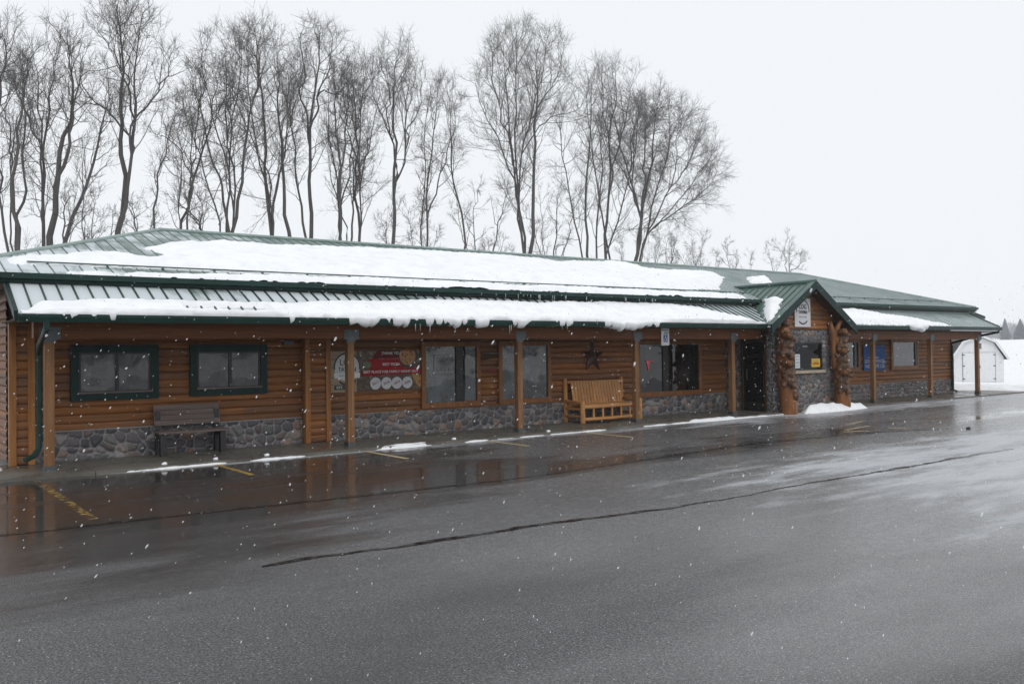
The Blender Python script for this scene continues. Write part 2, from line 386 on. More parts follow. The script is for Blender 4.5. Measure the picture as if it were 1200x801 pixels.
LOTZ = .03
lx, ly = np.meshgrid(np.linspace(-40, 36.3, 160), np.concatenate([np.linspace(-45, -16, 12, endpoint=False), np.linspace(-16, -.62, 60)]), indexing='ij')
lz = LOTZ + 0 * lx
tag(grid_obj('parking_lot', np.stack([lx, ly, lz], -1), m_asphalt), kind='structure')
WZ = .08
wk = MB()
xs = np.arange(-2.0, 36.4, 2.44)
for a in xs: wk.box(a + .006, -.62, -.2, min(a + 2.44, 36.3) - .006, 1.3, WZ)
tag(wk.build('walkway', m_concrete), kind='structure')
bs = MB().box(-40, -.62, -.2, -2.0, 12, .05); tag(bs.build('side_path', m_concrete), kind='structure')
be = MB().box(33.95, 1.3, -.2, 36.3, 12, .05); tag(be.build('rear_path', m_concrete), kind='structure')

def ribbon(name, pts, wid, mat, z, gaps=0, seed=1, kind='structure', step=.06):
    """an uneven strip lying on the lot"""
    pts = np.array(pts, float); seg = np.hypot(*np.diff(pts, axis=0).T); s = np.concatenate([[0], np.cumsum(seg)])
    S = np.arange(0, s[-1], step); x = np.interp(S, s, pts[:, 0]); y = np.interp(S, s, pts[:, 1])
    y = y + .10 * (fbm(S * .7, S * 0, seed) - .45) + .05 * (fbm(S * 4, S * 0, seed + 3) - .45)
    wv = wid * np.clip(2.6 * (fbm(S * .55, S * 0 + 5, seed + 7) - gaps) * (.45 + 1.2 * vnoise(S * 5, S * 0, seed + 9)), 0.0, 2.2)
    wv2 = wid * .5 * (.4 + vnoise(S * 7, S * 0, seed + 11)) * (wv > 0)
    P = np.stack([np.stack([x, y - wv2 * .6, 0 * x + z], -1), np.stack([x, y + wv, 0 * x + z], -1)], 1)
    mask = np.stack([wv > wid * .04] * 2, 1)
    return tag(grid_obj(name, P, mat, mask=mask, smooth=False), kind=kind)
ribbon('asphalt_seam', [(-3, -4.75), (1.1, -4.9), (3.2, -5.0), (5, -5.15), (7.2, -5.3), (9.5, -5.15), (12.5, -4.78), (15, -4.88), (17.3, -5.15), (19, -5.8)], .075, m_seam, LOTZ + .004, .20, 4)
ribbon('asphalt_seam', [(2.7, -7.8), (3.2, -7.82), (4.1, -8.0), (5.6, -8.02), (7.3, -8.25), (10, -8.22), (13.4, -8.26), (16, -8.3)], .075, m_seam, LOTZ + .004, .26, 15)

def line(x, y0, y1, mat, wid=.1):
    m = MB(); n = 12
    for i in range(n):
        a = y0 + (y1 - y0) * i / n; b = y0 + (y1 - y0) * (i + 1) / n
        m.poly([(x - wid / 2, a, LOTZ + .0045), (x + wid / 2, a, LOTZ + .0045), (x + wid / 2, b, LOTZ + .0045), (x - wid / 2, b, LOTZ + .0045)])
    tag(m.build('parking_line', mat, fix=False), kind='structure')
for x, y1, mt in ((2.06, -4.55, m_line3), (4.68, -2.4, m_line), (7.42, -2.2, m_line2), (10.15, -2.1, m_line2), (12.75, -2.3, m_line2)): line(x, -.72, y1, mt)
wl = MB()
for a, b in (((18.4, -3.7), (19.6, -3.4)), ((16.8, -4.6), (17.4, -4.85)), ((18.3, -4.75), (18.6, -5.1)), ((17.2, -4.4), (18.5, -4.2))):
    dx, dy = b[0] - a[0], b[1] - a[1]; L = math.hypot(dx, dy); nx, ny = -dy / L * .06, dx / L * .06
    wl.poly([(a[0] - nx, a[1] - ny, LOTZ + .0048), (b[0] - nx, b[1] - ny, LOTZ + .0048), (b[0] + nx, b[1] + ny, LOTZ + .0048), (a[0] + nx, a[1] + ny, LOTZ + .0048)])
tag(wl.build('painted_symbol', paint_mat('worn_symbol_paint', (.42, .34, .2), .46), fix=False), kind='structure')

# ------------------------------------------------------------------ the building
B = tag(empty('tavern_building'), 'long single-storey log-sided tavern with green metal roof, stone base and porch', 'building')
YW = 1.2
COURSE = .14
def log_wall(mb, x0, x1, z0, z1, y, axis='x', sgn=-1, clip=None):
    z = z0
    while z < z1 - .01:
        h = min(COURSE, z1 - z); prof = [(0., 0.)] + [(-math.sin(PI * k / 8) ** .75 * .034, h * (1 - math.cos(PI * k / 8)) / 2) for k in range(1, 8)] + [(0., h)]
        a, b = (x0, x1) if clip is None else clip(z + h * .5)
        if b - a > .05:
            n = len(mb.v)
            for xx in (a, b):
                for dy, dz in prof:
                    d = dy * (-sgn); mb.v.append((xx, y + d * -sgn * -1 if False else y + dy * (1 if sgn < 0 else -1), z + dz) if axis == 'x' else (y + dy * (1 if sgn < 0 else -1), xx, z + dz))
            k = len(prof)
            for i in range(k - 1): mb.f.append((n + i, n + k + i, n + k + i + 1, n + i + 1))
        z += COURSE
XL, XR, YB = 1.95, 33.92, 9.0
WT = 3.05
lw = MB(); log_wall(lw, XL + .02, 20.15, .56, 2.42, YW); lw.build('wall', m_log, B, True, False); lw = MB(); log_wall(lw, 23.15, XR, .56, 2.42, YW); lw.build('wall', m_log, B, True, False)
lw = MB(); log_wall(lw, YW, YB, .1, 2.9, XL, 'y', -1); lw.build('wall', m_logY, B, True, False); lw = MB(); log_wall(lw, YW, YB, .1, 2.9, XR, 'y', 1); lw.build('wall', m_logY, B, True, False)
lw = MB(); lw.box(XL + .06, YW + .06, .05, XR - .06, YB, 3.1); lw.build('inner_wall', m_soffit, B)

def stone_panel(name, o, u, v, nrm, W, H, cell, seed, amp=.045, res=.022):
    nu, nv = int(W / res) + 1, int(H / res) + 1
    U, V = np.meshgrid(np.linspace(0, W, nu), np.linspace(0, H, nv), indexing='ij')
    wu = U + .05 * (fbm(U * 6, V * 6, seed) - .5); wv = V + .05 * (fbm(U * 6 + 9, V * 6, seed + 1) - .5)
    cu, cv = wu / cell, wv / (cell * .85); iu, iv = np.floor(cu).astype(int), np.floor(cv).astype(int)
    F1 = np.full(U.shape, 9.); F2 = np.full(U.shape, 9.); ID = np.zeros(U.shape)
    h = lambda a, b, k: np.modf(np.abs(np.sin(a * 127.1 + b * 311.7 + k * 74.7 + seed * 3.1) * 43758.5453))[0]
    for a in (-1, 0, 1):
        for b in (-1, 0, 1):
            p, q = iu + a, iv + b; sx = p + .12 + .76 * h(p, q, 1); sy = q + .12 + .76 * h(p, q, 2); wgt = .22 * h(p, q, 5)
            d = np.hypot(cu - sx, cv - sy) - wgt; idv = h(p, q, 3)
            c1 = d < F1; F2 = np.where(c1, F1, np.minimum(F2, d)); ID = np.where(c1, idv, ID); F1 = np.where(c1, d, F1)
    e = F2 - F1; face = sstep(.06, .13, e); hgt = amp * (sstep(.05, .42, e) ** .6) * (.75 + .5 * ID) 
    hgt = hgt + .012 * (fbm(U * 14, V * 14, seed + 5) - .5) * face
    o, u, v, nrm = (np.array(k, float) for k in (o, u, v, nrm))
    P = o + U[..., None] * u + V[..., None] * v + hgt[..., None] * nrm
    return grid_obj(name, P, m_stone, B, attrs={'stone_rand': ID, 'stone_face': face})
SB = YW - .03
stone_panel('stone_base', (XL + .1, SB, .0), (1, 0, 0), (0, 0, 1), (0, -1, 0), 5.05, .575, .19, 3)
stone_panel('stone_base', (7.55, SB, .0), (1, 0, 0), (0, 0, 1), (0, -1, 0), 12.55, .58, .18, 8)
stone_panel('stone_base', (23.15, SB, .0), (1, 0, 0), (0, 0, 1), (0, -1, 0), XR - 23.15, .58, .16, 12)
MB().box(XL + .1, SB - .012, .572, 20.14, YW + .02, .592).box(23.16, SB - .012, .572, XR, YW + .02, .592).build('stone_ledge', m_stone, B)

# corner and middle pilasters of log siding between boards
for (xa, xb, yf) in ((1.93, 2.30, .97), (6.98, 7.52, .95)):
    pm = MB(); log_wall(pm, xa + .1, xb - .09, .09, 2.42, yf + .05); log_wall(pm, yf + .1, YW - .01, .09, 2.42, xa + .05, 'y', -1)
    pm.box(xa + .06, yf + .06, .09, xb - .04, YW - .01, 2.42)
    pl = pm.build('pilaster', m_log, B, False, False)
    MB().box(xa, yf - .012, .085, xa + .105, yf + .11, 2.42).box(xb - .1, yf - .010, .085, xb, yf + .25, 2.42).build('corner_board', m_corner, pl)
MB().box(XR - .09, YW - .07, .085, XR + .03, YW + .05, 2.42).build('corner_board', m_corner, B)

# --- porch structure
PE, PM, PK = -.6, .5, .003            # porch eave Y, slope, drift of the level along X
pz = lambda x, y: 2.47 + PK * x + PM * (y - PE)
ME, MM, MK = .42, .32, .0065          # main eave
mz = lambda x, y: 3.135 + MK * x + MM * (y - ME)
GC, GH, GF, GA = 21.62, 2.07, -.85, 3.72   # entry gable: centre, half width, front, apex
GS = (GA - 2.47) / GH
vl = lambda y: GC - (GA - (pz(20, y) + .02)) / GS    # valley with the porch roof
vr = lambda y: GC + (GA - (pz(23.5, y) + .02)) / GS
PT = .80
def panel_roof(name, quad_xl, quad_xr, y0, y1, zf, mat, ribmat, ribname, rh=.026, rw=.034, pitch=.229, th=.03, x_lo=None, x_hi=None):
    """sheet between y0 and y1, its ends given as functions of y, with standing ribs"""
    m = MB(); N = 8; ysl = [y0 + (y1 - y0) * i / N for i in range(N + 1)]
    a = [(quad_xl(y), y) for y in ysl]; b = [(quad_xr(y), y) for y in reversed(ysl)]
    pts = [(x, y, zf(x, y)) for x, y in a + b]
    m.slab(pts, (0, 0, -th)); o = m.build(name, mat, B)
    r = MB(); x = math.ceil(min(p[0] for p in pts) / pitch) * pitch; mxx = max(p[0] for p in pts)
    while x < mxx:
        yy = [y for y in np.linspace(y0, y1, 60) if quad_xl(y) <= x - .02 and x + .02 <= quad_xr(y)]
        if len(yy) > 2:
            p, q = yy[0] - (.004 if yy[0] == y0 else 0), yy[-1]
            r.hexa([(x - rw / 2, p, zf(x, p) - .004), (x + rw / 2, p, zf(x, p) - .004), (x + rw / 2, q, zf(x, q) - .004), (x - rw / 2, q, zf(x, q) - .004)],
                   [(x - rw / 4, p, zf(x, p) + rh), (x + rw / 4, p, zf(x, p) + rh), (x + rw / 4, q, zf(x, q) + rh), (x - rw / 4, q, zf(x, q) + rh)])
        x += pitch
    r.build(ribname, ribmat, o); return o
PXL, PXR = 1.83, 33.9
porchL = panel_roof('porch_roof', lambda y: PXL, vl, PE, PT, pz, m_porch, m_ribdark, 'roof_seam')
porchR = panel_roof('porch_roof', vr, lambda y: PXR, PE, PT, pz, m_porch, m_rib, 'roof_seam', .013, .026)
# rake trims, fascia and gutter of the porch
for x, s in ((PXL, -1), (PXR, 1)):
    MB().hexa([(x - .02, PE - .01, pz(x, PE) - .12), (x + .02, PE - .01, pz(x, PE) - .12), (x + .02, PT, pz(x, PT) - .12), (x - .02, PT, pz(x, PT) - .12)],
              [(x - .03, PE - .01, pz(x, PE) + .035), (x + .03, PE - .01, pz(x, PE) + .035), (x + .03, PT, pz(x, PT) + .035), (x - .03, PT, pz(x, PT) + .035)]).build('rake_trim', m_green, B)
def gutter(xa, xb, y, zf, h, name, mat, dep=.09):
    m = MB(); 
    A = lambda x: [(x, y, zf(x) - h), (x, y - dep * .75, zf(x) - h), (x, y - dep, zf(x) - h * .35), (x, y - dep, zf(x)), (x, y - dep + .012, zf(x)), (x, y - dep * .7 + .01, zf(x) - h * .85), (x, y - .01, zf(x) - h * .85), (x, y - .01, zf(x)), (x, y, zf(x))]
    m.hexa(A(xa), A(xb)); return m.build(name, mat, B)
gutter(PXL + .02, vl(PE) - .02, PE - .004, lambda x: pz(x, PE) - .012, .12, 'gutter', m_green2)
gutter(vr(PE) + .02, PXR + .05, PE - .004, lambda x: pz(x, PE) - .012, .12, 'gutter', m_green2)
# soffit and beam
for xa, xb in ((PXL + .03, 20.12), (23.2, PXR - .03)):
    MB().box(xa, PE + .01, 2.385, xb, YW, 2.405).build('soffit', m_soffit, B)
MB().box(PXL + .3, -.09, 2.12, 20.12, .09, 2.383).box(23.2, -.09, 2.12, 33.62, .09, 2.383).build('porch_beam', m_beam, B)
for x in (2.35, 7.46, 11.55, 15.2, 18.93, 26.1, 29.85, 33.42):
    m = MB(); c = .068
    prof = [(x - c + .008, -c), (x + c - .008, -c), (x + c, -c + .008), (x + c, c - .008), (x + c - .008, c), (x - c + .008, c), (x - c, c - .008), (x - c, -c + .008)]
    m.hexa([(a, b, WZ + .06) for a, b in prof], [(a, b, 2.125) for a, b in prof]); po = m.build('porch_post', m_post, B)
    MB().box(x - .085, -.085, WZ, x + .085, .085, WZ + .075).build('post_base', m_steel, po)
    k = MB(); k.box(x - .15, -.102, 2.10, x + .15, -.091, 2.29); k.box(x - .09, -.085, 2.05, x + .09, -.075, 2.12)
    for a in (-.11, .11):
        for b in (2.15, 2.245): k.tube([(x + a, -.115, b), (x + a, -.1, b)], .013, 6)
    k.build('bracket', m_steel, po)

# --- main hip roof
EXL, EXR, RY, YE2 = .75, 34.35, 5.0, 9.58
RXL, RXR = EXL + (RY - ME), EXR - (RY - ME)
hl = lambda y: EXL + (y - ME); hr = lambda y: EXR - (y - ME)
def main_xl(y): return hl(y)
def main_xr(y): return hr(y)
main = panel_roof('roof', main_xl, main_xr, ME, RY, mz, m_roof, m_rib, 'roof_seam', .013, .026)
zr = lambda x: mz(x, RY); ze = lambda x: mz(x, ME)
bk = MB()
bk.poly([(EXL, ME, ze(EXL)), (RXL, RY, zr(RXL)), (EXL, YE2, ze(EXL))])
bk.poly([(EXR, ME, ze(EXR)), (EXR, YE2, ze(EXR)), (RXR, RY, zr(RXR))])
bk.poly([(EXL, YE2, ze(EXL)), (RXL, RY, zr(RXL)), (RXR, RY, zr(RXR)), (EXR, YE2, ze(EXR))])
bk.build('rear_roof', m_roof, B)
def cap(a, b, name='ridge_cap', wd=.22, par=main, mat=None):
    MB().tube([a, b], .05, 8).build(name, mat or m_cap, par)
cap((RXL, RY, zr(RXL) + .01), (RXR, RY, zr(RXR) + .01)); cap((EXL, ME, ze(EXL)), (RXL, RY, zr(RXL))); cap((EXR, ME, ze(EXR)), (RXR, RY, zr(RXR)))
# main fascia, soffit, flashing over the porch roof
ml, mr_ = EXL, EXR
def strip(xa, xb, y0, y1, d0, d1, name, mat): 
    MB().hexa([(xa, y0, ze(xa) - d0), (xb, y0, ze(xb) - d0), (xb, y1, ze(xb) - d0), (xa, y1, ze(xa) - d0)], [(xa, y0, ze(xa) - d1), (xb, y0, ze(xb) - d1), (xb, y1, ze(xb) - d1), (xa, y1, ze(xa) - d1)]).build(name, mat, B)
for xa, xb in ((ml, 20.75), (22.5, mr_)):
    strip(xa, xb, ME - .03, ME + .01, .155, .004, 'fascia', m_green)
    strip(xa, xb, ME - .10, ME - .034, .09, .0, 'main_gutter', m_green2)
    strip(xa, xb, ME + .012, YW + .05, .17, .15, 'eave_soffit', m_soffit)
for xa, xb in ((PXL + .02, 20.4), (22.9, PXR)):
    MB().hexa([(xa, ME + .02, pz(xa, ME) + .03), (xb, ME + .02, pz(xb, ME) + .03), (xb, ME + .14, pz(xb, ME) + .09), (xa, ME + .14, pz(xa, ME) + .09)],
              [(xa, ME + .02, pz(xa, ME) + .045), (xb, ME + .02, pz(xb, ME) + .045), (xb, ME + .14, ze(xb) - .16), (xa, ME + .14, ze(xa) - .16)]).build('flashing', m_cap, B)
for xs_ in (EXL, EXR):
    MB().box(xs_ - .03, ME, ze(xs_) - .155, xs_ + .0, YE2, ze(xs_) - .004).build('fascia', m_green, B)
    strip(min(xs_, XL if xs_ < 10 else XR), max(xs_, XL if xs_ < 10 else XR), YW + .05, YE2, .17, .15, 'eave_soffit', m_soffit)
strip(EXL, EXR, YE2 - .6, YE2, .17, .02, 'rear_soffit', m_soffit)
MB().box(XL + .03, YW + .02, 2.405, XR - .03, YW + .06, 3.1).build('upper_wall', m_soffit, B)
# snow rail along the lower roof
RLY = ME + .62
for xa, xb in ((2.2, 21.0), (22.6, 33.0)):
    rl = MB(); rl.tube([(xa, RLY, mz(xa, RLY) + .05), (xb, RLY, mz(xb, RLY) + .05)], .014, 6)
    x = xa + .3
    while x < xb: rl.box(x - .015, RLY - .02, mz(x, RLY) + .005, x + .015, RLY + .02, mz(x, RLY) + .05); x += .916
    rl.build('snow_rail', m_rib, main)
# side lean-to roof beyond the right end
sl = MB().slab([(34.1, 1.0, 3.40), (36.3, 1.0, 3.05), (36.3, 4.6, 3.05), (34.1, 4.6, 3.40)], (0, 0, -.05)); sl.box(34.1, .97, 3.2, 34.12, .99, 3.34)
sl.build('side_roof', m_roof, B); MB().bar((34.1, .97, 3.38), (36.35, .97, 3.02), .05, .11).build('rake_trim', m_green, B)

# --- entry gable
gz_ = lambda x: GA - GS * abs(x - GC)
def vprof(y):       # where the gable slope meets the roofs behind, distance from centre
    if y <= PT: return GC - vl(y)
    return 0
for s in (-1, 1):
    y_end = 1.95
    pts = [(GC + s * GH, GF), (GC, GF), (GC, y_end)]
    for y in (1.2, PT, .4, 0, -.3, PE):
        d = (GC - vl(min(y, PT))) if y <= PT else (GC - vl(PT)) * (y_end - y) / (y_end - PT)
        pts.append((GC + s * d, y))
    m = MB().slab([(x, y, gz_(x)) for x, y in (pts if s < 0 else pts[::-1])], (0, 0, -.05)); go = m.build('gable_roof', m_gable, B)
    r = MB(); y = GF + .2
    while y < y_end - .1:
        d1 = ((GC - vl(y)) if y <= PT else (GC - vl(PT)) * (y_end - y) / (y_end - PT)) if y > PE else GH
        if d1 > .15:
            xa, xb = GC + s * .06, GC + s * (d1 - .02)
            r.hexa([(xa, y - .02, gz_(xa) - .004), (xa, y + .02, gz_(xa) - .004), (xb, y + .02, gz_(xb) - .004), (xb, y - .02, gz_(xb) - .004)],
                   [(xa, y - .01, gz_(xa) + .028), (xa, y + .01, gz_(xa) + .028), (xb, y + .01, gz_(xb) + .028), (xb, y - .01, gz_(xb) + .028)])
        y += .229
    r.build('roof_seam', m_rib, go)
    xa, xb = GC, GC + s * (GH + .03)
    MB().hexa([(xa, GF - .04, gz_(xa) - .19), (xa, GF + .0, gz_(xa) - .19), (xb, GF + .0, gz_(xb) - .19), (xb, GF - .04, gz_(xb) - .19)],
              [(xa, GF - .04, gz_(xa) + .04), (xa, GF + .0, gz_(xa) + .04), (xb, GF + .0, gz_(xb) + .04), (xb, GF - .04, gz_(xb) + .04)]).build('bargeboard', m_green, B)
    MB().hexa([(xa, GF - .045, gz_(xa) + .041), (xa, GF + .12, gz_(xa) + .041), (xb, GF + .12, gz_(xb) + .041), (xb, GF - .045, gz_(xb) + .041)],
              [(xa, GF - .045, gz_(xa) + .055), (xa, GF + .12, gz_(xa) + .055), (xb, GF + .12, gz_(xb) + .055), (xb, GF - .045, gz_(xb) + .055)]).build('rake_trim', m_rib, B)
    # gable soffit
    ins = GF + .01
    MB().hexa([(xa, ins, gz_(xa) - .09), (xa, -.44, gz_(xa) - .09), (xb - s * .05, -.44, gz_(xb - s * .05) - .09), (xb - s * .05, ins, gz_(xb - s * .05) - .09)],
              [(xa, ins, gz_(xa) - .06), (xa, -.44, gz_(xa) - .06), (xb - s * .05, -.44, gz_(xb - s * .05) - .06), (xb - s * .05, ins, gz_(xb - s * .05) - .06)]).build('gable_soffit', m_soffit, B)
MB().tube([(GC, GF - .03, GA + .03), (GC, 1.95, GA + .03)], .06, 8).build('ridge_cap', m_rib, B)

# --- entry vestibule
VX0, VX1, VY = 20.15, 23.12, -.45
MB().box(VX0 + .06, VY + .06, 0, VX1 - .06, YW + .1, 2.45).build('vestibule_core', m_soffit, B)
stone_panel('stone_wall', (VX0 + .02, VY + .03, .02), (1, 0, 0), (0, 0, 1), (0, -1, 0), VX1 - VX0 - .02, 2.36, .15, 21, .04, .02)
stone_panel('stone_wall', (VX0 + .03, YW, .02), (0, -1, 0), (0, 0, 1), (-1, 0, 0), YW - .57, 2.40, .15, 22, .04, .02)
stone_panel('stone_wall', (VX0 + .03, -.2, .02), (0, -1, 0), (0, 0, 1), (-1, 0, 0), .24, 2.40, .15, 23, .04, .02)
stone_panel('stone_wall', (VX1 - .03, VY + .02, .02), (0, 1, 0), (0, 0, 1), (1, 0, 0), YW - VY, 2.40, .15, 24, .04, .02)
gw = MB(); log_wall(gw, 0, 0, 2.39, 3.68, VY + .01, clip=lambda z: (max(VX0 + .0, GC - (GA - z) / GS + .06), min(VX1 - .0, GC + (GA - z) / GS - .06)))
gw.build('gable_wall', wood('gable_logs', (.2, .085, .035), (.3, .14, .065), 0, .14), B, True, False)
MB().box(VX0 + .05, VY + .03, 2.4, VX1 - .05, VY + .06, 2.5).poly([(GC - 1.5, VY + .05, 2.45), (GC + 1.5, VY + .05, 2.45), (GC + .1, VY + .05, 3.6), (GC - .1, VY + .05, 3.6)]).build('gable_backing', m_soffit, B)
# door in the side of the vestibule
dr = MB().box(VX0 + .015, -.19, WZ, VX0 + .05, .56, 2.12); dr = dr.build('door', m_black, B)
MB().box(VX0 + .005, -.10, .35, VX0 + .012, .47, 2.02).build('door_glass', m_glass4, dr)
MB().tube([(VX0 - .01, .40, .95), (VX0 - .045, .40, .97), (VX0 - .045, .40, 1.25), (VX0 - .01, .40, 1.27)], .012, 6).build('handle', m_steel, dr)
MB().box(VX0 - .03, -.24, WZ, VX0 + .06, -.192, 2.2).box(VX0 - .03, .562, WZ, VX0 + .06, .61, 2.2).box(VX0 - .03, -.192, 2.122, VX0 + .06, .562, 2.2).build('door_frame', m_soffit, B)

# --- windows
def window(x0, x1, z0, z1, y, fw, fmat, gmat, mull=None, mw=.06, sill=None, fd=.08, mmat=None, inner=None, sw=None):
    """frame ring = the window's own mesh; pane and mullion are children"""
    sw = sw or fw
    m = MB(); yf = y - fd
    m.box(x0 - fw, yf, z0 - sw, x0, y, z1 + fw).box(x1, yf, z0 - sw, x1 + fw, y, z1 + fw)
    m.box(x0, yf + .003, z1, x1, y, z1 + fw).box(x0, yf + .003, z0 - sw, x1, y, z0)
    o = m.build('window', fmat, B)
    yg = yf + .035
    MB().box(x0, yg, z0, x1, yg + .012, z1).build('pane', gmat, o)
    if inner:
        s = MB(); t = inner; s.box(x0 + .002, yg - .02, z0 + .002, x0 + t, yg - .002, z1 - .002).box(x1 - t, yg - .02, z0 + .002, x1 - .002, yg - .002, z1 - .002).box(x0 + t, yg - .02, z1 - t, x1 - t, yg - .002, z1 - .002).box(x0 + t, yg - .02, z0 + .002, x1 - t, yg - .002, z0 + t)
        s.build('sash', m_black, o)
    if mull is not None: MB().box(mull - mw / 2, yg - .028, z0 + .004, mull + mw / 2, yg - .003, z1 - .004).build('mullion', mmat or m_black, o)
    if sill: MB().box(x0 - .02, yf - .03, z0 - .012, x1 + .02, yf + .03, z0 + .018).build('sill', sill, o)
    return o
YS = YW - .05
window(2.98, 4.14, 1.21, 1.90, YS + .02, .13, m_green, m_glass2, 3.58, .055, m_greyboard, .07, inner=.03)
window(4.95, 6.14, 1.22, 1.90, YS + .02, .13, m_green, m_glass2, 5.56, .055, m_greyboard, .07, inner=.03)
window(9.84, 11.2, .74, 1.97, YS + .02, .1, m_trim, m_glass, 10.73, .19, sw=.12)
window(11.93, 13.31, .73, 1.98, YS + .02, .1, m_trim, m_glass, sw=.12)
window(16.5, 18.88, .72, 1.99, YS + .02, .1, m_trim, m_glass3, 17.5, .21, sw=.13)
window(24.9, 27.12, 1.18, 2.03, YS + .02, .13, m_trim, m_glass, 26.95, .14, sw=.13)
window(29.42, 31.1, 1.18, 2.03, YS + .02, .13, m_trim, m_glass, 31.02, .12, sw=.13)
MB().box(9.6, YS - .03, .593, 19.1, YW, .63).build('stone_ledge', m_trimX, B)
vw = MB().box(21.05, VY - .06, 1.22, 22.46, VY + .05, 1.27).box(21.05, VY - .06, 1.98, 22.46, VY + .05, 2.03).box(21.05, VY - .06, 1.27, 21.1, VY + .05, 1.98).box(22.41, VY - .06, 1.27, 22.46, VY + .05, 1.98).build('window', m_black, B)
MB().box(21.1, VY - .035, 1.27, 22.41, VY - .02, 1.98).build('pane', m_glass4, vw)
MB().box(20.98, VY - .1, 1.13, 22.56, VY + .03, 1.215).build('sill', m_cream, vw)

# --- downspouts
def spout(pts, name='downspout'):
    m = MB()
    for a, b in zip(pts, pts[1:]): m.bar(a, b, .075, .075, (0, 1, 0) if abs(b[2] - a[2]) > .5 * (Vector(b) - Vector(a)).length else (0, 0, 1))
    m.build(name, m_green2, B)
MB().tube([(2.22, PE - .05, 2.37), (2.22, PE - .05, 2.26), (2.25, .2, 2.02), (2.30, .6, 1.86), (2.31, .62, .5), (2.29, .6, .36), (2.2, .52, .26), (2.08, .45, .22)], .043, 10).build('downspout', m_green2, B)
MB().tube([(33.75, PE - .05, 2.5), (33.75, PE - .05, 2.38), (33.62, .3, 2.18), (33.72, 1.05, 2.0), (33.78, 1.08, 1.9), (33.78, 1.08, .2), (33.85, .95, .12)], .045, 8).build('downspout', m_green2, B)

# ------------------------------------------------------------------ lettering helper
def text(s, size, x, y, z, mat, parent=None, name='lettering', fit=None, align='CENTER', bold=.012, rot=0, sx=1.0, yaw_=0):
    cu = bpy.data.curves.new(name, 'FONT'); cu.body = s; cu.size = size; cu.align_x = align; cu.align_y = 'CENTER'; cu.extrude = .002; cu.offset = bold * size; cu.resolution_u = 3
    o = bpy.data.objects.new(name, cu); COL.objects.link(o); bpy.context.view_layer.update()
    me = bpy.data.meshes.new_from_object(o.evaluated_get(bpy.context.evaluated_depsgraph_get())); bpy.data.objects.remove(o)
    n = len(me.vertices); c = np.zeros(n * 3); me.vertices.foreach_get('co', c); c = c.reshape(-1, 3)
    wd = c[:, 0].max() - c[:, 0].min(); k = (fit / wd) if fit else sx
    c[:, 0] *= k
    if rot:
        a = c[:, 0] * math.cos(rot) - c[:, 1] * math.sin(rot); b = c[:, 0] * math.sin(rot) + c[:, 1] * math.cos(rot); c[:, 0], c[:, 1] = a, b
    out = np.stack([c[:, 0] * math.cos(yaw_) + x, y - c[:, 2] + c[:, 0] * math.sin(yaw_), c[:, 1] + z], -1)
    me.vertices.foreach_set('co', out.reshape(-1)); me.materials.clear(); me.materials.append(mat)
    ob = bpy.data.objects.new(name, me); COL.objects.link(ob)
    if parent: ob.parent = parent
    return ob

def arc(c, r, y, a0, a1, wid, th=.003, n=26):
    m = MB()
    for i in range(n):
        p, q = a0 + (a1 - a0) * i / n, a0 + (a1 - a0) * (i + 1) / n
        m.slab([(c[0] + k * math.cos(t), y, c[1] + k * math.sin(t)) for k, t in ((r - wid, p), (r, p), (r, q), (r - wid, q))], (0, th, 0))
    return m

def round_logo(par, c, r, y, disc=True):
    if disc: MB().disc(c, r, y - .003, 36).build('emblem', simple('pale_emblem', (.5, .5, .5), .5, .1, 8, 0), par)
    arc(c, r * 1.03, y - .006, math.radians(-10), math.radians(190), r * .1).build('emblem_ring', m_ink, par)
    text('LOG', r * .62, c[0], y - .007, c[1] + r * .32, m_ink, par, fit=r * 1.1)
    text('TAVERN', r * .42, c[0], y - .007, c[1] - r * .17, m_ink, par, fit=r * 1.35)
    MB().slab([(c[0] - r * 1.02, y - .005, c[1] - r * .42), (c[0] + r * 1.02, y - .005, c[1] - r * .42), (c[0] + r * .98, y - .005, c[1] - r * .78), (c[0] - r * .98, y - .005, c[1] - r * .78)][::-1], (0, .003, 0)).build('emblem_ribbon', m_vinyl, par)
    text('BAR & GRILL', r * .22, c[0], y - .008, c[1] - r * .6, m_greyink, par, fit=r * 1.2)
    arc((c[0], c[1] - r * .35), r * .95, y - .006, math.radians(228), math.radians(318), r * .13).build('emblem_swoosh', m_ink, par)

YL = YW - .075       # plane just in front of the log crowns
m_plank = wood('pale_planks', (.3, .24, .16), (.42, .34, .24), 0, None, .6, 16)
s = tag(empty('wall_sign', (0, 0, 0)), 'pale wooden plank sign with round black emblem, on the wall behind a post', 'sign')
MB().box(7.57, YL, 1.05, 8.19, YL + .03, 1.885).build('panel', m_plank, s)
jn = MB()
for z in (1.2, 1.345, 1.55, 1.72): jn.box(7.57, YL - .002, z, 8.19, YL + .004, z + .008)
jn.build('panel_joint', m_ink, s)
round_logo(s, (7.97, 1.56), .29, YL)
MB().box(7.68, YL - .004, 1.10, 8.12, YL + .002, 1.19).build('nameplate', m_ink, s); text('EST. 1998', .07, 7.9, YL - .007, 1.145, m_vinyl, s, fit=.34)

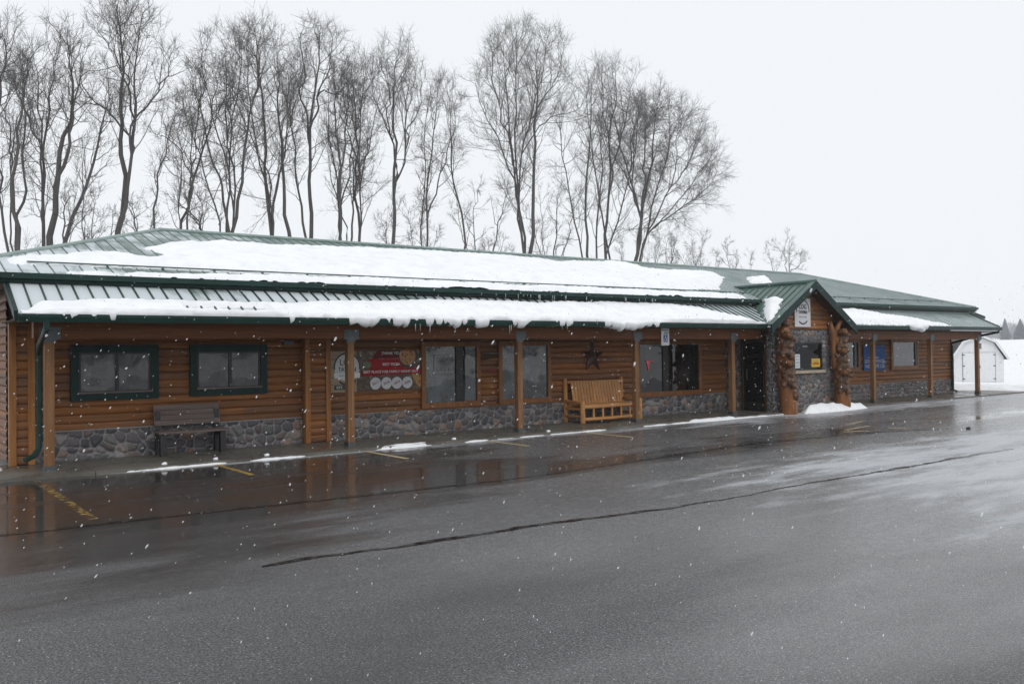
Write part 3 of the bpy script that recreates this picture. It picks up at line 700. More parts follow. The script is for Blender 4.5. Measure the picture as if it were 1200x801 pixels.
bn = tag(empty('banner', (0, 0, 0)), 'red vinyl thank you banner with pizza pictures and four white circles', 'banner')
def food_mat():
    t = NT('food_print'); p = t.pos(); v = t.n('TexVoronoi', {'Vector': p, 'Scale': 17.}); n = t.noise(p, 9, 4)
    c = t.ramp(t.sep(v.outputs['Color'])[0], [(0, (.02, .013, .009)), (.25, (.08, .035, .016)), (.45, (.02, .035, .01)), (.62, (.16, .016, .01)), (.8, (.05, .07, .016)), (1, (.24, .17, .1))])
    t.set(Base_Color=t.mix(t.mr(n, .3, .7, 0, .5), c, (.03, .018, .012)), Roughness=.4); return t.m
m_food = food_mat()
def pizza_mat():
    t = NT('pizza_print'); p = t.pos(); v = t.n('TexVoronoi', {'Vector': p, 'Scale': 14.}); n = t.noise(p, 16, 4)
    t.set(Base_Color=t.mix(t.mr(v.outputs[0], .25, .4), (.25, .02, .012), t.mix(n, (.3, .12, .02), (.38, .22, .06))), Roughness=.4); return t.m
m_pizza = pizza_mat()
MB().box(8.2, YL + .002, 1.055, 9.80, YL + .012, 1.89).build('panel', m_food, bn)
def flat(par, name, pts, y, mat, th=.002): MB().slab([(x, y, z) for x, z in pts][::-1], (0, th, 0)).build(name, mat, par)
flat(bn, 'red_field', [(8.62, 1.60), (8.55, 1.73), (8.66, 1.885), (9.36, 1.885), (9.42, 1.6)], YL - .001, simple('banner_dark_red', (.12, .01, .01), .5, .5, 11, 0, 0, .2))
flat(bn, 'red_band', [(8.28, 1.36), (8.3, 1.475), (9.72, 1.52), (9.74, 1.40)], YL - .004, m_red)
flat(bn, 'red_band', [(8.5, 1.475), (8.45, 1.72), (9.3, 1.74), (9.32, 1.5)], YL - .0025, m_red)
pt = MB().disc((9.42, 1.77), .24, YL - .003, 30, .002, math.radians(150), math.radians(390)); pt.build('pan', m_ink, bn)
MB().slab([(9.40 + .2 * math.cos(a), YL - .0055, min(1.885, 1.78 + .2 * math.sin(a))) for a in np.linspace(0, 2 * PI, 26, endpoint=False)], (0, .002, 0)).build('pizza_picture', m_pizza, bn)
MB().slab([(8.43 + .1 * math.cos(a), YL - .005, 1.6 + .07 * math.sin(a)) for a in np.linspace(0, 2 * PI, 20, endpoint=False)], (0, .002, 0)).build('salad_picture', simple('salad_print', (.08, .11, .03), .4, .6, 22, 0), bn)
flat(bn, 'pizza_slice_picture', [(9.5, 1.40), (9.78, 1.36), (9.79, 1.11), (9.68, 1.1), (9.56, 1.22)], YL - .003, m_pizza)
for k, (cx, yr) in enumerate(((8.62, '2017'), (8.88, '2018'), (9.13, '2019'), (9.385, '2020'))):
    b = MB().disc((cx, 1.205), .127, YL - .006 - .0015 * k, 32, .002); b = b.build('year_circle', simple('circle_white', (.5, .51, .54), .5, .04, 5, 0), bn)
    text(yr, .075, cx, YL - .0085 - .0015 * k, 1.21, m_red, b, rot=.35, fit=.15, bold=0)
text('THANK YOU', .082, 9.0, YL - .006, 1.835, m_vinyl, bn, fit=.46)
text('FOR VOTING US', .05, 9.0, YL - .006, 1.715, simple('pink_ink', (.36, .1, .11), .5, .05, 5, 0), bn, fit=.62)
text('BEST PIZZA', .075, 9.0, YL - .006, 1.60, m_vinyl, bn, fit=.42)
text('BEST PLACE FOR FAMILY NIGHT OUT', .075, 9.0, YL - .007, 1.445, m_vinyl, bn, fit=1.32)

pk = tag(empty('plank_sign', (0, 0, 0)), 'rustic slab sign with a bark edge and dull red letters between two windows', 'sign')
mm = MB(); mm.tube([(11.36, YL - .02, 1.80), (11.5, YL - .03, 1.815), (11.7, YL - .03, 1.805), (11.82, YL - .02, 1.81)], [.012, .018, .018, .012], 7); mm.build('rail', m_greyboard, pk)
MB().box(11.35, YL, 1.68, 11.80, YL + .03, 1.80).build('panel', m_soffit, pk)
MB().tube([(11.35, YL - .015, 1.635), (11.47, YL - .02, 1.64), (11.6, YL - .02, 1.665), (11.82, YL - .01, 1.67)], [.016, .022, .024, .015], 7, wob=.15).build('branch', wood('bark_branch', (.2, .11, .06), (.32, .2, .12), 0), pk)
text('OPEN', .13, 11.58, YL - .004, 1.40, simple('dull_red', (.2, .014, .012), .5, .2, 9, 0), pk, fit=.40)

# star on the wall
sm_ = MB(); ctr = (14.83, 1.69); n0 = len(sm_.v)
pts = [(ctr[0] + (.41 if i % 2 == 0 else .165) * math.sin(i * PI / 5), ctr[1] + (.41 if i % 2 == 0 else .165) * math.cos(i * PI / 5)) for i in range(10)]
for i in range(10):
    a, b = pts[i], pts[(i + 1) % 10]; sm_.poly([(a[0], YL, a[1]), (b[0], YL, b[1]), (ctr[0], YL - .09, ctr[1])]); sm_.poly([(a[0], YL, a[1]), (b[0], YL, b[1]), (b[0], YW - .05, b[1]), (a[0], YW - .05, a[1])])
tag(sm_.build('barn_star', simple('dark_red_tin', (.05, .016, .013), .5, .35, 8, .1)), 'dark red five-pointed metal star on the log wall above the log bench', 'star')

# accessible parking sign on the beam
ad = tag(empty('parking_sign', (0, 0, 0)), 'white reserved parking sign with blue wheelchair symbol hung on the porch beam', 'sign')
YA = -.115
MB().box(16.02, YA, 1.955, 16.31, YA + .006, 2.385).build('panel', m_vinyl, ad)
MB().box(16.10, YA - .003, 2.04, 16.245, YA, 2.22).build('symbol_field', m_blue2, ad)
ic = MB(); ic.disc((16.165, 2.20), .0125, YA - .006, 12, .003); ic.slab([(16.158, YA - .006, 2.188), (16.175, YA - .006, 2.188), (16.175, YA - .006, 2.13), (16.158, YA - .006, 2.13)], (0, .003, 0))
for q in ([(16.17, 2.143), (16.205, 2.143), (16.205, 2.13), (16.17, 2.13)], [(16.195, 2.132), (16.208, 2.132), (16.225, 2.075), (16.212, 2.075)], [(16.17, 2.172), (16.198, 2.172), (16.198, 2.162), (16.17, 2.162)]):
    ic.slab([(a, YA - .006, b) for a, b in q], (0, .003, 0))
ic.build('wheelchair_symbol', m_white, ad); arc((16.17, 2.10), .042, YA - .006, math.radians(120), math.radians(350), .011).build('wheel_symbol', m_white, ad)
text('RESERVED', .05, 16.165, YA - .003, 2.335, m_greyink, ad, fit=.22); text('PARKING', .05, 16.165, YA - .003, 2.265, m_greyink, ad, fit=.2)

# blue sign at the right end
bl = tag(empty('wall_sign', (0, 0, 0)), 'blue rectangular sign with white lower lettering, behind a post on the log wall', 'sign')
MB().box(27.5, YL, 1.06, 28.92, YL + .02, 1.94).build('panel', m_blue, bl)
text('DOWNTOWN CA', .17, 28.21, YL - .003, 1.37, m_greyink, bl, fit=1.28, bold=.03); text('WELCOME LEE', .17, 28.21, YL - .003, 1.20, m_greyink, bl, fit=1.28, bold=.03)
em = MB(); em.slab([(28.05, YL - .003, 1.55), (28.2, YL - .003, 1.86), (28.22, YL - .003, 1.86), (28.1, YL - .003, 1.55)][::-1], (0, .002, 0)); em.slab([(27.75, YL - .003, 1.52), (28.5, YL - .003, 1.52), (28.4, YL - .003, 1.48), (27.9, YL - .003, 1.48)][::-1], (0, .002, 0)); em.build('emblem', m_greyink, bl)

# entry sign
es = tag(empty('entry_sign', (0, 0, 0)), 'tall white sign with round black emblem under the entry gable', 'sign')
YG = VY - .065
MB().box(21.12, YG, 2.46, 21.88, YG + .02, 3.28).build('panel', simple('sign_white', (.6, .6, .62), .5, .05, 5, 0), es)
round_logo(es, (21.5, 2.93), .31, YG, False)
# papers on the entry window
pp = tag(empty('paper_notice', (0, 0, 0)), 'narrow white paper notice taped inside the dark entry window', 'notice')
MB().box(21.1, VY - .042, 1.28, 21.36, VY - .037, 1.68).build('sheet', m_paper, pp)
for i, wd in enumerate(('BAR', 'ICE', 'OPEN', 'AT')): text(wd, .06, 21.23, VY - .044, 1.62 - i * .09, m_greyink, pp, fit=.15)
yp = tag(empty('window_poster', (0, 0, 0)), 'yellow open poster with red words in the dark entry window', 'poster')
MB().box(21.93, VY - .042, 1.30, 22.36, VY - .037, 1.545).build('sheet', m_yellow, yp)
text('WE ARE', .06, 22.14, VY - .044, 1.49, m_greyink, yp, fit=.26); text('OPEN', .1, 22.14, VY - .044, 1.40, m_red, yp, fit=.32)
text('LOG TAVERN', .06, 21.62, VY - .038, 1.9, m_greyink, vw, fit=.24)

# neon in the windows
ne = tag(empty('neon_sign', (0, 0, 0)), 'unlit outlined tube sign in the large window by the banner', 'neon sign')
YN = YS + .02 - .08 + .028
m_tube = simple('unlit_tube', (.16, .175, .18), .3, .05, 5, 0)
MB().tube([(10.07, YN, 1.36), (10.07, YN, 1.78), (10.72, YN, 1.78), (10.72, YN, 1.36), (10.07, YN, 1.36)], .007, 6).build('tube_outline', m_tube, ne)
text('ZU', .2, 10.33, YN, 1.67, m_tube, ne, fit=.24, bold=-.02); text('UBER E', .16, 10.40, YN, 1.47, m_tube, ne, fit=.52, bold=-.02)
n2 = tag(empty('neon_sign', (0, 0, 0)), 'small red glowing wedge-shaped sign in the dark window right of the log bench', 'neon sign')
YN3 = YN - .012
q = MB(); q.tube([(16.75, YN3, 1.55), (17.05, YN3, 1.56)], .012, 6); q.slab([(16.76, YN3, 1.53), (16.89, YN3, 1.53), (16.84, YN3, 1.28)], (0, .008, 0)); q.build('tube', m_redneon, n2)

# flood light box under the beam
fl = tag(empty('wall_light', (0, 0, 0)), 'small grey box light on the log wall under the porch, left of the pilaster', 'light')
MB().box(6.58, 1.03, 2.02, 6.78, 1.12, 2.095).build('housing', m_steel, fl); MB().box(6.66, 1.12, 2.03, 6.70, YW, 2.07).build('arm', m_steel, fl)

# ------------------------------------------------------------------ weathered board bench
bb = tag(empty('board_bench', (4.75, .85, WZ)), 'weathered grey-brown board bench with dark legs against the stone base', 'bench')
bm_ = MB()
for i in range(4):
    za, zb = .515 + i * .09, .598 + i * .09; ya, yb_ = .17 + i * .018, .186 + i * .018
    bm_.hexa([(-.58, ya, za), (.58, ya, za), (.58, ya + .03, za), (-.58, ya + .03, za)], [(-.58, yb_, zb), (.58, yb_, zb), (.58, yb_ + .03, zb), (-.58, yb_ + .03, zb)])
bm_.build('backrest', m_greyboard, bb)
st = MB()
for i in range(3): st.box(-.6, -.2 + i * .115, .385, .62, -.2 + i * .115 + .105, .425)
st.build('seat', m_greyboard, bb)
for x in (-.52, .52):
    MB().hexa([(x - .05, -.19, 0), (x + .05, -.19, 0), (x + .05, -.09, 0), (x - .05, -.09, 0)], [(x - .05, -.16, .384), (x + .05, -.16, .384), (x + .05, -.06, .384), (x - .05, -.06, .384)]).build('leg', m_black, bb)
    MB().hexa([(x - .045, .14, 0), (x + .045, .14, 0), (x + .045, .22, 0), (x - .045, .22, 0)], [(x - .045, .2, .76), (x + .045, .2, .76), (x + .045, .235, .76), (x - .045, .235, .76)]).build('leg', m_black, bb)
    MB().box(x - .03, -.1, .30, x + .03, .17, .383).build('brace', m_black, bb)

# ------------------------------------------------------------------ peeled log bench
lb = tag(empty('log_bench', (14.85, .78, WZ)), 'golden peeled-log bench with slatted back under the star', 'bench')
def pole(a, b, r, mat, name, n=12, par=lb, taper=.92):
    a, b = Vector(a), Vector(b); k = 6; pts = [a.lerp(b, i / k) + Vector([random.uniform(-.004, .004) for _ in range(3)]) for i in range(k + 1)]
    e = (b - a).normalized() * r * .3
    pts = [a] + [a + e] + pts[1:-1] + [b - e, b]; rr = [r * .8] + [r * (1 - (1 - taper) * i / (len(pts) - 3)) for i in range(len(pts) - 2)] + [r * taper * .8]
    return MB().tube(pts, rr, n, wob=.03).build(name, mat, par, True)
for x in (-.98, .98):
    pole((x * .985, .33, 0), (x * .985, .36, 1.09), .058, m_pine, 'back_post')
    pole((x, -.30, 0), (x, -.30, .55), .064, m_pine, 'front_post')
    pole((x, -.34, .50), (x, .34, .53), .045, m_pineY, 'armrest')
    pole((x, -.30, .17), (x, .33, .17), .036, m_pineY, 'side_rail'); pole((x, -.30, .345), (x, .33, .345), .036, m_pineY, 'side_rail')
pole((-.98, -.30, .40), (.98, -.30, .40), .048, m_pineX, 'seat_rail'); pole((-.98, -.30, .10), (.98, -.30, .10), .046, m_pineX, 'lower_rail')
pole((-.96, .30, .40), (.96, .30, .40), .045, m_pineX, 'seat_rail'); pole((-.92, .33, .985), (.92, .33, .985), .036, m_pineX, 'top_rail')
pole((-.96, .26, .46), (.96, .26, .46), .03, m_pineX, 'back_rail')
for i in range(5): pole((-.62 + i * .31, -.30, .12), (-.62 + i * .31, -.30, .39), .03, m_pine, 'spindle', 8)
for i in range(17):
    x = -.80 + i * .1; z1 = .99 + random.uniform(-.012, .012)
    MB().hexa([(x - .042, .17, .44), (x + .042, .17, .44), (x + .042, .195, .44), (x - .042, .195, .44)], [(x - .044, .285, z1), (x + .044, .285, z1), (x + .044, .31, z1), (x - .044, .31, z1)]).build('slat', m_pine, lb)
for i in range(5):
    MB().box(-.93, -.25 + i * .085, .43, .93, -.25 + i * .085 + .07, .455).build('seat_slat', m_pineX, lb)

# ------------------------------------------------------------------ carved bear poles
def blob(name, parts, mat, par, vox=.018, rough=.01):
    """one continuous carved body: ellipsoids and capsules fused by a voxel remesh"""
    import bmesh
    bm = bmesh.new()
    for kind, *a in parts:
        if kind == 'e':
            c, r = a; g = bmesh.ops.create_icosphere(bm, subdivisions=3, radius=1); 
            for v in g['verts']: v.co = Vector((c[0] + v.co.x * r[0], c[1] + v.co.y * r[1], c[2] + v.co.z * r[2]))
        else:
            p, q, r1, r2 = a; p, q = Vector(p), Vector(q)
            for i in range(9):
                t = i / 8; rr = r1 + (r2 - r1) * t; c = p.lerp(q, t); g = bmesh.ops.create_icosphere(bm, subdivisions=2, radius=rr)
                for v in g['verts']: v.co += c
    me = bpy.data.meshes.new(name); bm.to_mesh(me); bm.free()
    o = bpy.data.objects.new(name, me); COL.objects.link(o)
    md = o.modifiers.new('r', 'REMESH'); md.mode = 'VOXEL'; md.voxel_size = vox
    bpy.context.view_layer.update()
    m2 = bpy.data.meshes.new_from_object(o.evaluated_get(bpy.context.evaluated_depsgraph_get())); bpy.data.objects.remove(o)
    for v in m2.vertices:
        n = mnoise.noise(Vector(v.co) * 14) + .5 * mnoise.noise(Vector(v.co) * 34); v.co += v.normal * n * rough * (1.3 if mat is m_bear else 1)
    m2.polygons.foreach_set('use_smooth', [True] * len(m2.polygons)); m2.materials.clear(); m2.materials.append(mat)
    ob = bpy.data.objects.new(name, m2); COL.objects.link(ob); ob.parent = par; return ob

def log_column(par, zs, rs, xoff, name='trunk', mat=m_totem):
    P = []; n = 28
    z = np.linspace(zs[0], zs[-1], 80); r = np.interp(z, zs, rs); xo = np.interp(z, zs, xoff)
    th = np.linspace(0, 2 * PI, n, endpoint=True)
    T, Z = np.meshgrid(th, z); R_ = np.interp(Z, z, r) * (1 + .16 * (fbm(np.cos(T) * 1.5 + 3, np.sin(T) * 1.5 + Z * 1.2, 4) - .47)); 
    return grid_obj(name, np.stack([np.interp(Z, z, xo) + R_ * np.cos(T), R_ * np.sin(T), Z], -1)[:, ::-1], mat, par)

def bear(par, c, s, side=1, up_=1.0, name='carved_bear'):
    """cub hugging the trunk: rump, back, head, ears, limbs reaching round"""
    x, y, z = c
    w_ = 1.16
    body = [('e', (x, y, z), (.155 * s * w_, .15 * s * w_, .24 * s)), ('e', (x + .03 * side, y - .03, z - .14 * s), (.165 * s * w_, .17 * s * w_, .15 * s)),
            ('e', (x - .01 * side, y - .08, z + .28 * s), (.13 * s * 1.2, .13 * s * 1.2, .115 * s)), ('e', (x - .02 * side, y - .2 * s, z + .265 * s), (.065 * s, .085 * s, .052 * s)),
            ('e', (x - .11 * s, y - .05, z + .365 * s), (.04 * s, .032 * s, .04 * s)), ('e', (x + .11 * s, y - .05, z + .365 * s), (.04 * s, .032 * s, .04 * s)),
            ('c', (x - .14 * s, y - .02, z + .14 * s), (x - .19 * s * side, y - .10, z + .19 * s * up_), .075 * s, .055 * s), ('c', (x + .13 * s, y - .04, z + .12 * s), (x + .06 * s, y - .17 * s, z + .0), .075 * s, .058 * s),
            ('c', (x - .10 * s, y - .06, z - .16 * s), (x - .13 * s, y - .17 * s, z - .23 * s), .09 * s, .068 * s), ('c', (x + .10 * s, y - .06, z - .16 * s), (x + .11 * s, y - .18 * s, z - .27 * s), .09 * s, .068 * s)]
    o = blob(name, body, m_bear, par)
    blob('muzzle', [('e', (x - .02 * side, y - .245 * s, z + .262 * s), (.064 * s, .066 * s, .052 * s)), ('e', (x - .02 * side, y - .2 * s, z + .31 * s), (.085 * s, .05 * s, .05 * s))], m_face, o, .012, .003)
    blob('eyes', [('e', (x - .02 * side - .042 * s, y - .245 * s, z + .325 * s), (.014, .01, .012)), ('e', (x - .02 * side + .042 * s, y - .245 * s, z + .325 * s), (.014, .01, .012)), ('e', (x - .02 * side, y - .315 * s, z + .275 * s), (.016, .01, .012))], m_ink, o, .006, 0)
    return o
t1 = tag(empty('carved_log_pole', (20.42, -.72, WZ - .05), -.72), 'carved log pole with two dark climbing bears, by the entry door', 'carved pole')
log_column(t1, [0, .25, .55, .9, 1.6, 2.2, 2.35, 2.42, 2.55, 2.58], [.225, .225, .215, .2, .19, .175, .15, .1, .1, .05], [0.03, 0.03, 0, -.05, -.08, -.08, -.08, -.05, -.04, -.04])
bear(t1, (-.02, -.07, 1.08), 1.15, 1); bear(t1, (-.04, -.06, 1.86), 1.08, -1)
blob('knot', [('e', (-.03, -.05, 2.5), (.13, .12, .1)), ('c', (0, -.1, .62), (.2, -.16, .45), .09, .06), ('e', (.17, -.15, .52), (.09, .1, .13))], m_bear, t1)
t2 = tag(empty('carved_log_pole', (23.1, -.72, WZ - .05), -.72), 'carved log pole with forked top and stacked bears, right of the entry window', 'carved pole')
log_column(t2, [0, .25, .5, .9, 1.6, 2.1, 2.25, 2.3], [.23, .225, .215, .205, .19, .17, .1, .04], [0.02, 0.02, 0.0, -.02, -.05, -.06, -.06, -.06])
fk = MB(); fk.tube([(-.2, -.06, 1.2), (-.23, -.06, 1.8), (-.22, -.06, 2.25), (-.28, -.06, 2.42), (-.34, -.06, 2.6)], [.1, .1, .105, .075, .055], 10, wob=.05); fk.tube([(-.21, -.06, 2.2), (-.12, -.06, 2.42), (-.01, -.06, 2.62)], [.09, .075, .05], 10, wob=.05); fk.build('forked_branch', m_totem, t2, True)
bear(t2, (.0, -.08, .80), 1.05, -1); bear(t2, (.0, -.07, 1.42), 1.05, 1); bear(t2, (.0, -.04, 2.0), .98, -1)

# ------------------------------------------------------------------ snow lying on the roofs
def roof_snow(name, poly, zf, thick, label, seed, x0, x1, y0, y1, res=.07, holes=(), feather=.22, rough=.12):
    X, Y = np.meshgrid(np.arange(x0, x1 + res, res), np.arange(y0, y1 + res, res), indexing='ij')
    d = sdist(X, Y, poly)
    for h in holes: d = np.minimum(d, -sdist(X, Y, h))
    d = d + rough * (fbm(X * 2.2, Y * 2.6, seed) - .47) * 2 + .05 * (fbm(X * 9, Y * 9, seed + 4) - .47)
    hgt = thick * sstep(0, feather * 2.2, d) ** .75 * (.8 + .45 * fbm(X * .8, Y * .8, seed + 2)) + .02 * (fbm(X * 5, Y * 5, seed + 8) - .45)
    rib = np.cos(2 * PI * X / .229); d = d + .035 * rib * sstep(.4, 0, d); hgt = hgt + .007 * rib * sstep(.02, .08, hgt) + .035 * (fbm(X * 3.5, Y * 4.5, seed + 21) - .47) * sstep(.02, .08, hgt)
    hgt = np.where(d > 0, hgt + .022 * sstep(0, .06, d), -.03 + d * .3)
    Z = zf(X, Y) + np.maximum(hgt, -.05)
    return tag(grid_obj(name, np.stack([X, Y, Z], -1), m_snow, mask=d > -.1), label, 'snow', kind='stuff')
_lo = ME + .42
big = [(1.95, 1.42), (2.7, 1.72), (3.3, 2.02), (3.95, 2.22), (4.15, 1.85), (4.7, 2.3), (4.62, 2.72), (4.42, 2.82), (5.2, 3.55), (6.1, 4.02), (7.1, 4.14), (7.8, 3.95), (9.9, 4.2), (11.3, 4.33), (13.8, 4.44), (15.4, 4.4), (15.95, 4.1), (18.5, 4.62), (19.6, 4.5), (19.7, 3.95), (20.4, 3.8), (22.6, 4.05), (22.9, 3.4), (21.2, 2.1), (20.3, 1.5), (18.9, 1.35), (12, 1.12), (6, 1.05), (2, 1.05)]
roof_snow('roof_snow', big, mz, .14, 'broad sheet of snow covering the left half of the main roof', 3, 1.6, 23.3, .7, 4.85, .075, holes=([(5.9, 3.48), (7.6, 3.42), (7.5, 3.6), (6, 3.66)], [(18.1, 3.5), (20.3, 2.55), (20.5, 2.7), (18.3, 3.75)]))
roof_snow('roof_snow', [(2.6, ME - .02), (2.7, .62), (4.4, .70), (6.5, .82), (10, .95), (20.3, .9), (20.2, ME - .02)], mz, .07, 'narrow strip of snow along the main eave below the rail', 6, 2.4, 20.5, ME - .03, 1.2, .06, feather=.1, rough=.14)
roof_snow('roof_snow', [(23.4, 2.7), (24.4, 3.6), (26.2, 4.1), (25.3, 3.2), (24.3, 2.75)], mz, .08, 'small lone snow patch on the bare main roof above the entry gable', 9, 23, 26.6, 2.3, 4.5, .06, feather=.12, rough=.1)
def gl(x, y): return GA - GS * np.abs(x - GC)
roof_snow('roof_snow', [(19.62, -.84), (20.2, -.62), (20.75, -.35), (20.95, -.05), (20.85, .3), (20.6, .15), (20.1, -.2), (19.75, -.5)], gl, .1, 'curved snow patch on the left slope of the entry gable', 11, 19.55, 21.2, -.84, .5, .045, feather=.1, rough=.07)
roof_snow('roof_snow', [(24.0, -.58), (24.6, .4), (25.6, .5), (26.4, .3), (28.2, -.05), (30.2, -.52), (30.3, -.6)], pz, .12, 'wedge of snow on the right porch roof beside the entry gable', 14, 23.7, 30.6, -.62, .6, .05, feather=.12, rough=.06)

def porch_snow():
    res = .05; xs_ = np.arange(1.9, 19.6, res)
    top = np.interp(xs_, [2.0, 2.18, 2.96, 4.15, 5.6, 7.5, 10.6, 12.3, 14.1, 16, 17.7, 19.1, 19.4], [-.5, -.2, -.15, -.1, -.1, .05, .34, .26, .42, .46, .3, -.2, -.5]) + .09 * (fbm(xs_ * 1.3, xs_ * 0, 3) - .47) * 2
    lip = .055 + .06 * np.clip(fbm(xs_ * 1.1, xs_ * 0, 21) - .32, 0, 1) * 1.6 + .05 * vnoise(xs_ * 6, xs_ * 0, 5)
    lip = lip * (.55 + .45 * sstep(.1, .5, vnoise(xs_ / .229, xs_ * 0 + .5, 9))) * (.65 + .6 * vnoise(xs_ * 7, xs_ * 0, 77)) * (.45 + 1.0 * vnoise(xs_ * 1.7, xs_ * 0, 99)) * np.where(np.abs(np.mod(xs_, .229) - .115) > .095, .72, 1)
    lip = lip * np.interp(xs_, [2, 2.3, 5, 5.8, 6, 15.5, 15.8, 19.3], [.5, .8, .5, .5, 1.15, 1.1, .12, .05]) 
    lip = lip + .10 * np.exp(-((xs_ - 14.6) / .9) ** 2) + .06 * np.exp(-((xs_ - 7.6) / .3) ** 2)
    th = .068 * (.8 + .5 * fbm(xs_ * .6, xs_ * 0, 8)) * np.interp(xs_, [1.9, 2.15, 2.5, 19, 19.4], [0, .4, 1, 1, .2])
    gap = np.exp(-((xs_ - 5.0) / .75) ** 4)
    ss = np.linspace(0, 1, 26); rows = []
    for t in ss:                                   # up-slope to eave
        y = top + (PE - top) * t; f = np.clip((t * (top - PE)) / .28, 0, 1) ** .6
        hh = th * f * (.5 + 1.0 * fbm(xs_ * 2.5, y * 4, 5)) + .006 * np.cos(2 * PI * xs_ / .229) + .022 * (t > .02)
        hh = np.where((gap > .4) & (y < -.28) & (y > -.55), hh * .12 - .01, hh)
        rows.append(np.stack([xs_, y - .0, pz(xs_, y) + hh - .03 * (t < .02)], -1))
    base = pz(xs_, PE)
    for a in np.linspace(0, PI * 1.05, 10):         # lip rolling over the gutter
        rr = th * .5 + .01
        y = PE - .02 - lip * .75 * math.sin(a) ** .8 if a < PI / 2 else PE - .02 - lip * .75 * max(0, math.sin(a)) ** .8
        z = base + rr + (rr + .5 * lip * (1 if a > PI / 2 else 0) + .01) * math.cos(a) - (lip * .45 if a > .5 else lip * .15)
        y = y + .02 * (fbm(xs_ * 8, xs_ * 0 + a, 31) - .47); z = z + .03 * (fbm(xs_ * 8, xs_ * 0 + a * 2, 33) - .47)
        rows.append(np.stack([xs_, y, z], -1))
    P = np.stack(rows, 1)
    tag(grid_obj('porch_snow', P[:, ::-1], m_snow), 'thick ledge of snow rolling over the long left porch eave', 'snow', kind='stuff')
porch_snow()
# hanging clump on the right porch eave
cl = MB()
def lump(mb, c, r, seed, n=10, m=7):
    b = len(mb.v)
    for i in range(m + 1):
        for k in range(n):
            a = PI * i / m; t = 2 * PI * k / n; p = Vector((math.sin(a) * math.cos(t), math.sin(a) * math.sin(t), math.cos(a)))
            s_ = 1 + .45 * mnoise.noise(p * 1.7 + Vector((seed * 3.1, seed, 0))); mb.v.append((c[0] + p.x * r[0] * s_, c[1] + p.y * r[1] * s_, c[2] + p.z * r[2] * s_))
    for i in range(m):
        for k in range(n): mb.f.append((b + i * n + k, b + (i + 1) * n + k, b + (i + 1) * n + (k + 1) % n, b + i * n + (k + 1) % n))
for i, (x, dz, r) in enumerate(((27.35, .0, .16), (27.6, -.03, .15), (27.85, -.05, .17), (28.0, -.12, .1), (28.2, -.0, .14))): lump(cl, (x, PE - .08, 2.53 + dz), (r * 1.2, .09, r * .75), i)
tag(cl.build('snow_clump', m_snow, None, True), 'lumpy snow clump hanging over the right porch gutter', 'snow')

# ------------------------------------------------------------------ snow on the ground
def ground_snow(name, poly, thick, label, seed, z0, res=.05, feather=.15, rough=.08, kind='stuff'):
    p = np.array(poly); x0, y0 = p.min(0) - .15; x1, y1 = p.max(0) + .15
    X, Y = np.meshgrid(np.arange(x0, x1, res), np.arange(y0, y1, res), indexing='ij')
    d = sdist(X, Y, poly) + rough * 2 * (fbm(X * 3, Y * 3, seed) - .47) + .04 * (fbm(X * 12, Y * 12, seed + 3) - .47)
    h = thick * sstep(0, feather * 2, d) ** .6 * (.65 + .8 * fbm(X * 2, Y * 2, seed + 5)) + .008
    Z = z0 + np.where(d > 0, h, -.02 + .2 * d)
    return tag(grid_obj(name, np.stack([X, Y, Z], -1), m_snow, mask=d > -.06), label, 'snow', kind=kind)
ground_snow('snow_pile', [(20.75, -1.0), (21.6, -1.12), (23.0, -1.1), (24.1, -.95), (24.3, -.6), (23.4, -.5), (22.5, -.48), (21.2, -.6)], .23, 'low white snow pile in front of the entry between the carved poles', 2, LOTZ, .04, .2, .05)
ground_snow('snow_ridge', [(7.75, -.6), (8.2, -.68), (8.85, -.6), (8.8, -.47), (8.1, -.45)], .06, 'short bright snow ridge at the kerb beside the second porch post', 5, LOTZ + .03, .035, .12, .06)
ground_snow('snow_ridge', [(16.4, -.66), (17.3, -.78), (18.1, -.7), (18.0, -.56), (16.6, -.53)], .055, 'thin snow ridge at the kerb below the parking sign', 8, LOTZ + .03, .035, .12, .08)
ground_snow('snow_strip', [(3.3, -.66), (4.3, -.68), (6.3, -.67), (6.3, -.61), (4.8, -.58), (3.4, -.61)], .028, 'thin ragged strip of snow along the kerb below the board bench', 12, LOTZ + .002, .035, .05, .11)
ground_snow('snow_strip', [(9.6, -.70), (14, -.68), (20.3, -.76), (20.3, -.63), (14, -.63), (9.8, -.62)], .02, 'long thin broken snow strip along the kerb past the log bench', 19, LOTZ + .002, .04, .05, .10)
ground_snow('snow_patch', [(-.5, -.2), (1.75, .15), (1.85, .9), (.5, 1.2), (-1, .9)], .16, 'small snow heap at the left corner of the building', 17, WZ - .03, .05, .2, .1)
# little snow crumbs by the kerb
rnd = random.Random(5)
for i, (x, y) in enumerate(((4.75, -.48), (5.6, -.55), (9.5, -.5), (11.9, -.58), (3.9, -.57))):
    c_ = MB(); lump(c_, (0, 0, .018), (.045 * rnd.uniform(.5, 1.3), .035, .028), i); o = c_.build('snow_lump', m_snow, None, True); o.location = (x, y, WZ)
    tag(o, 'small broken snow lump on the walkway edge', 'snow lump', 'snow lumps along the walkway edge')
ck = MB(); lump(ck, (0, 0, .02), (.06, .05, .035), 3); o = ck.build('slush_clump', simple('dirty_slush', (.05, .048, .05), .5, .4), None, True); o.location = (19.2, -6.1, LOTZ)
tag(o, 'small dark slush clump lying on the wet lot at right', 'slush clump')
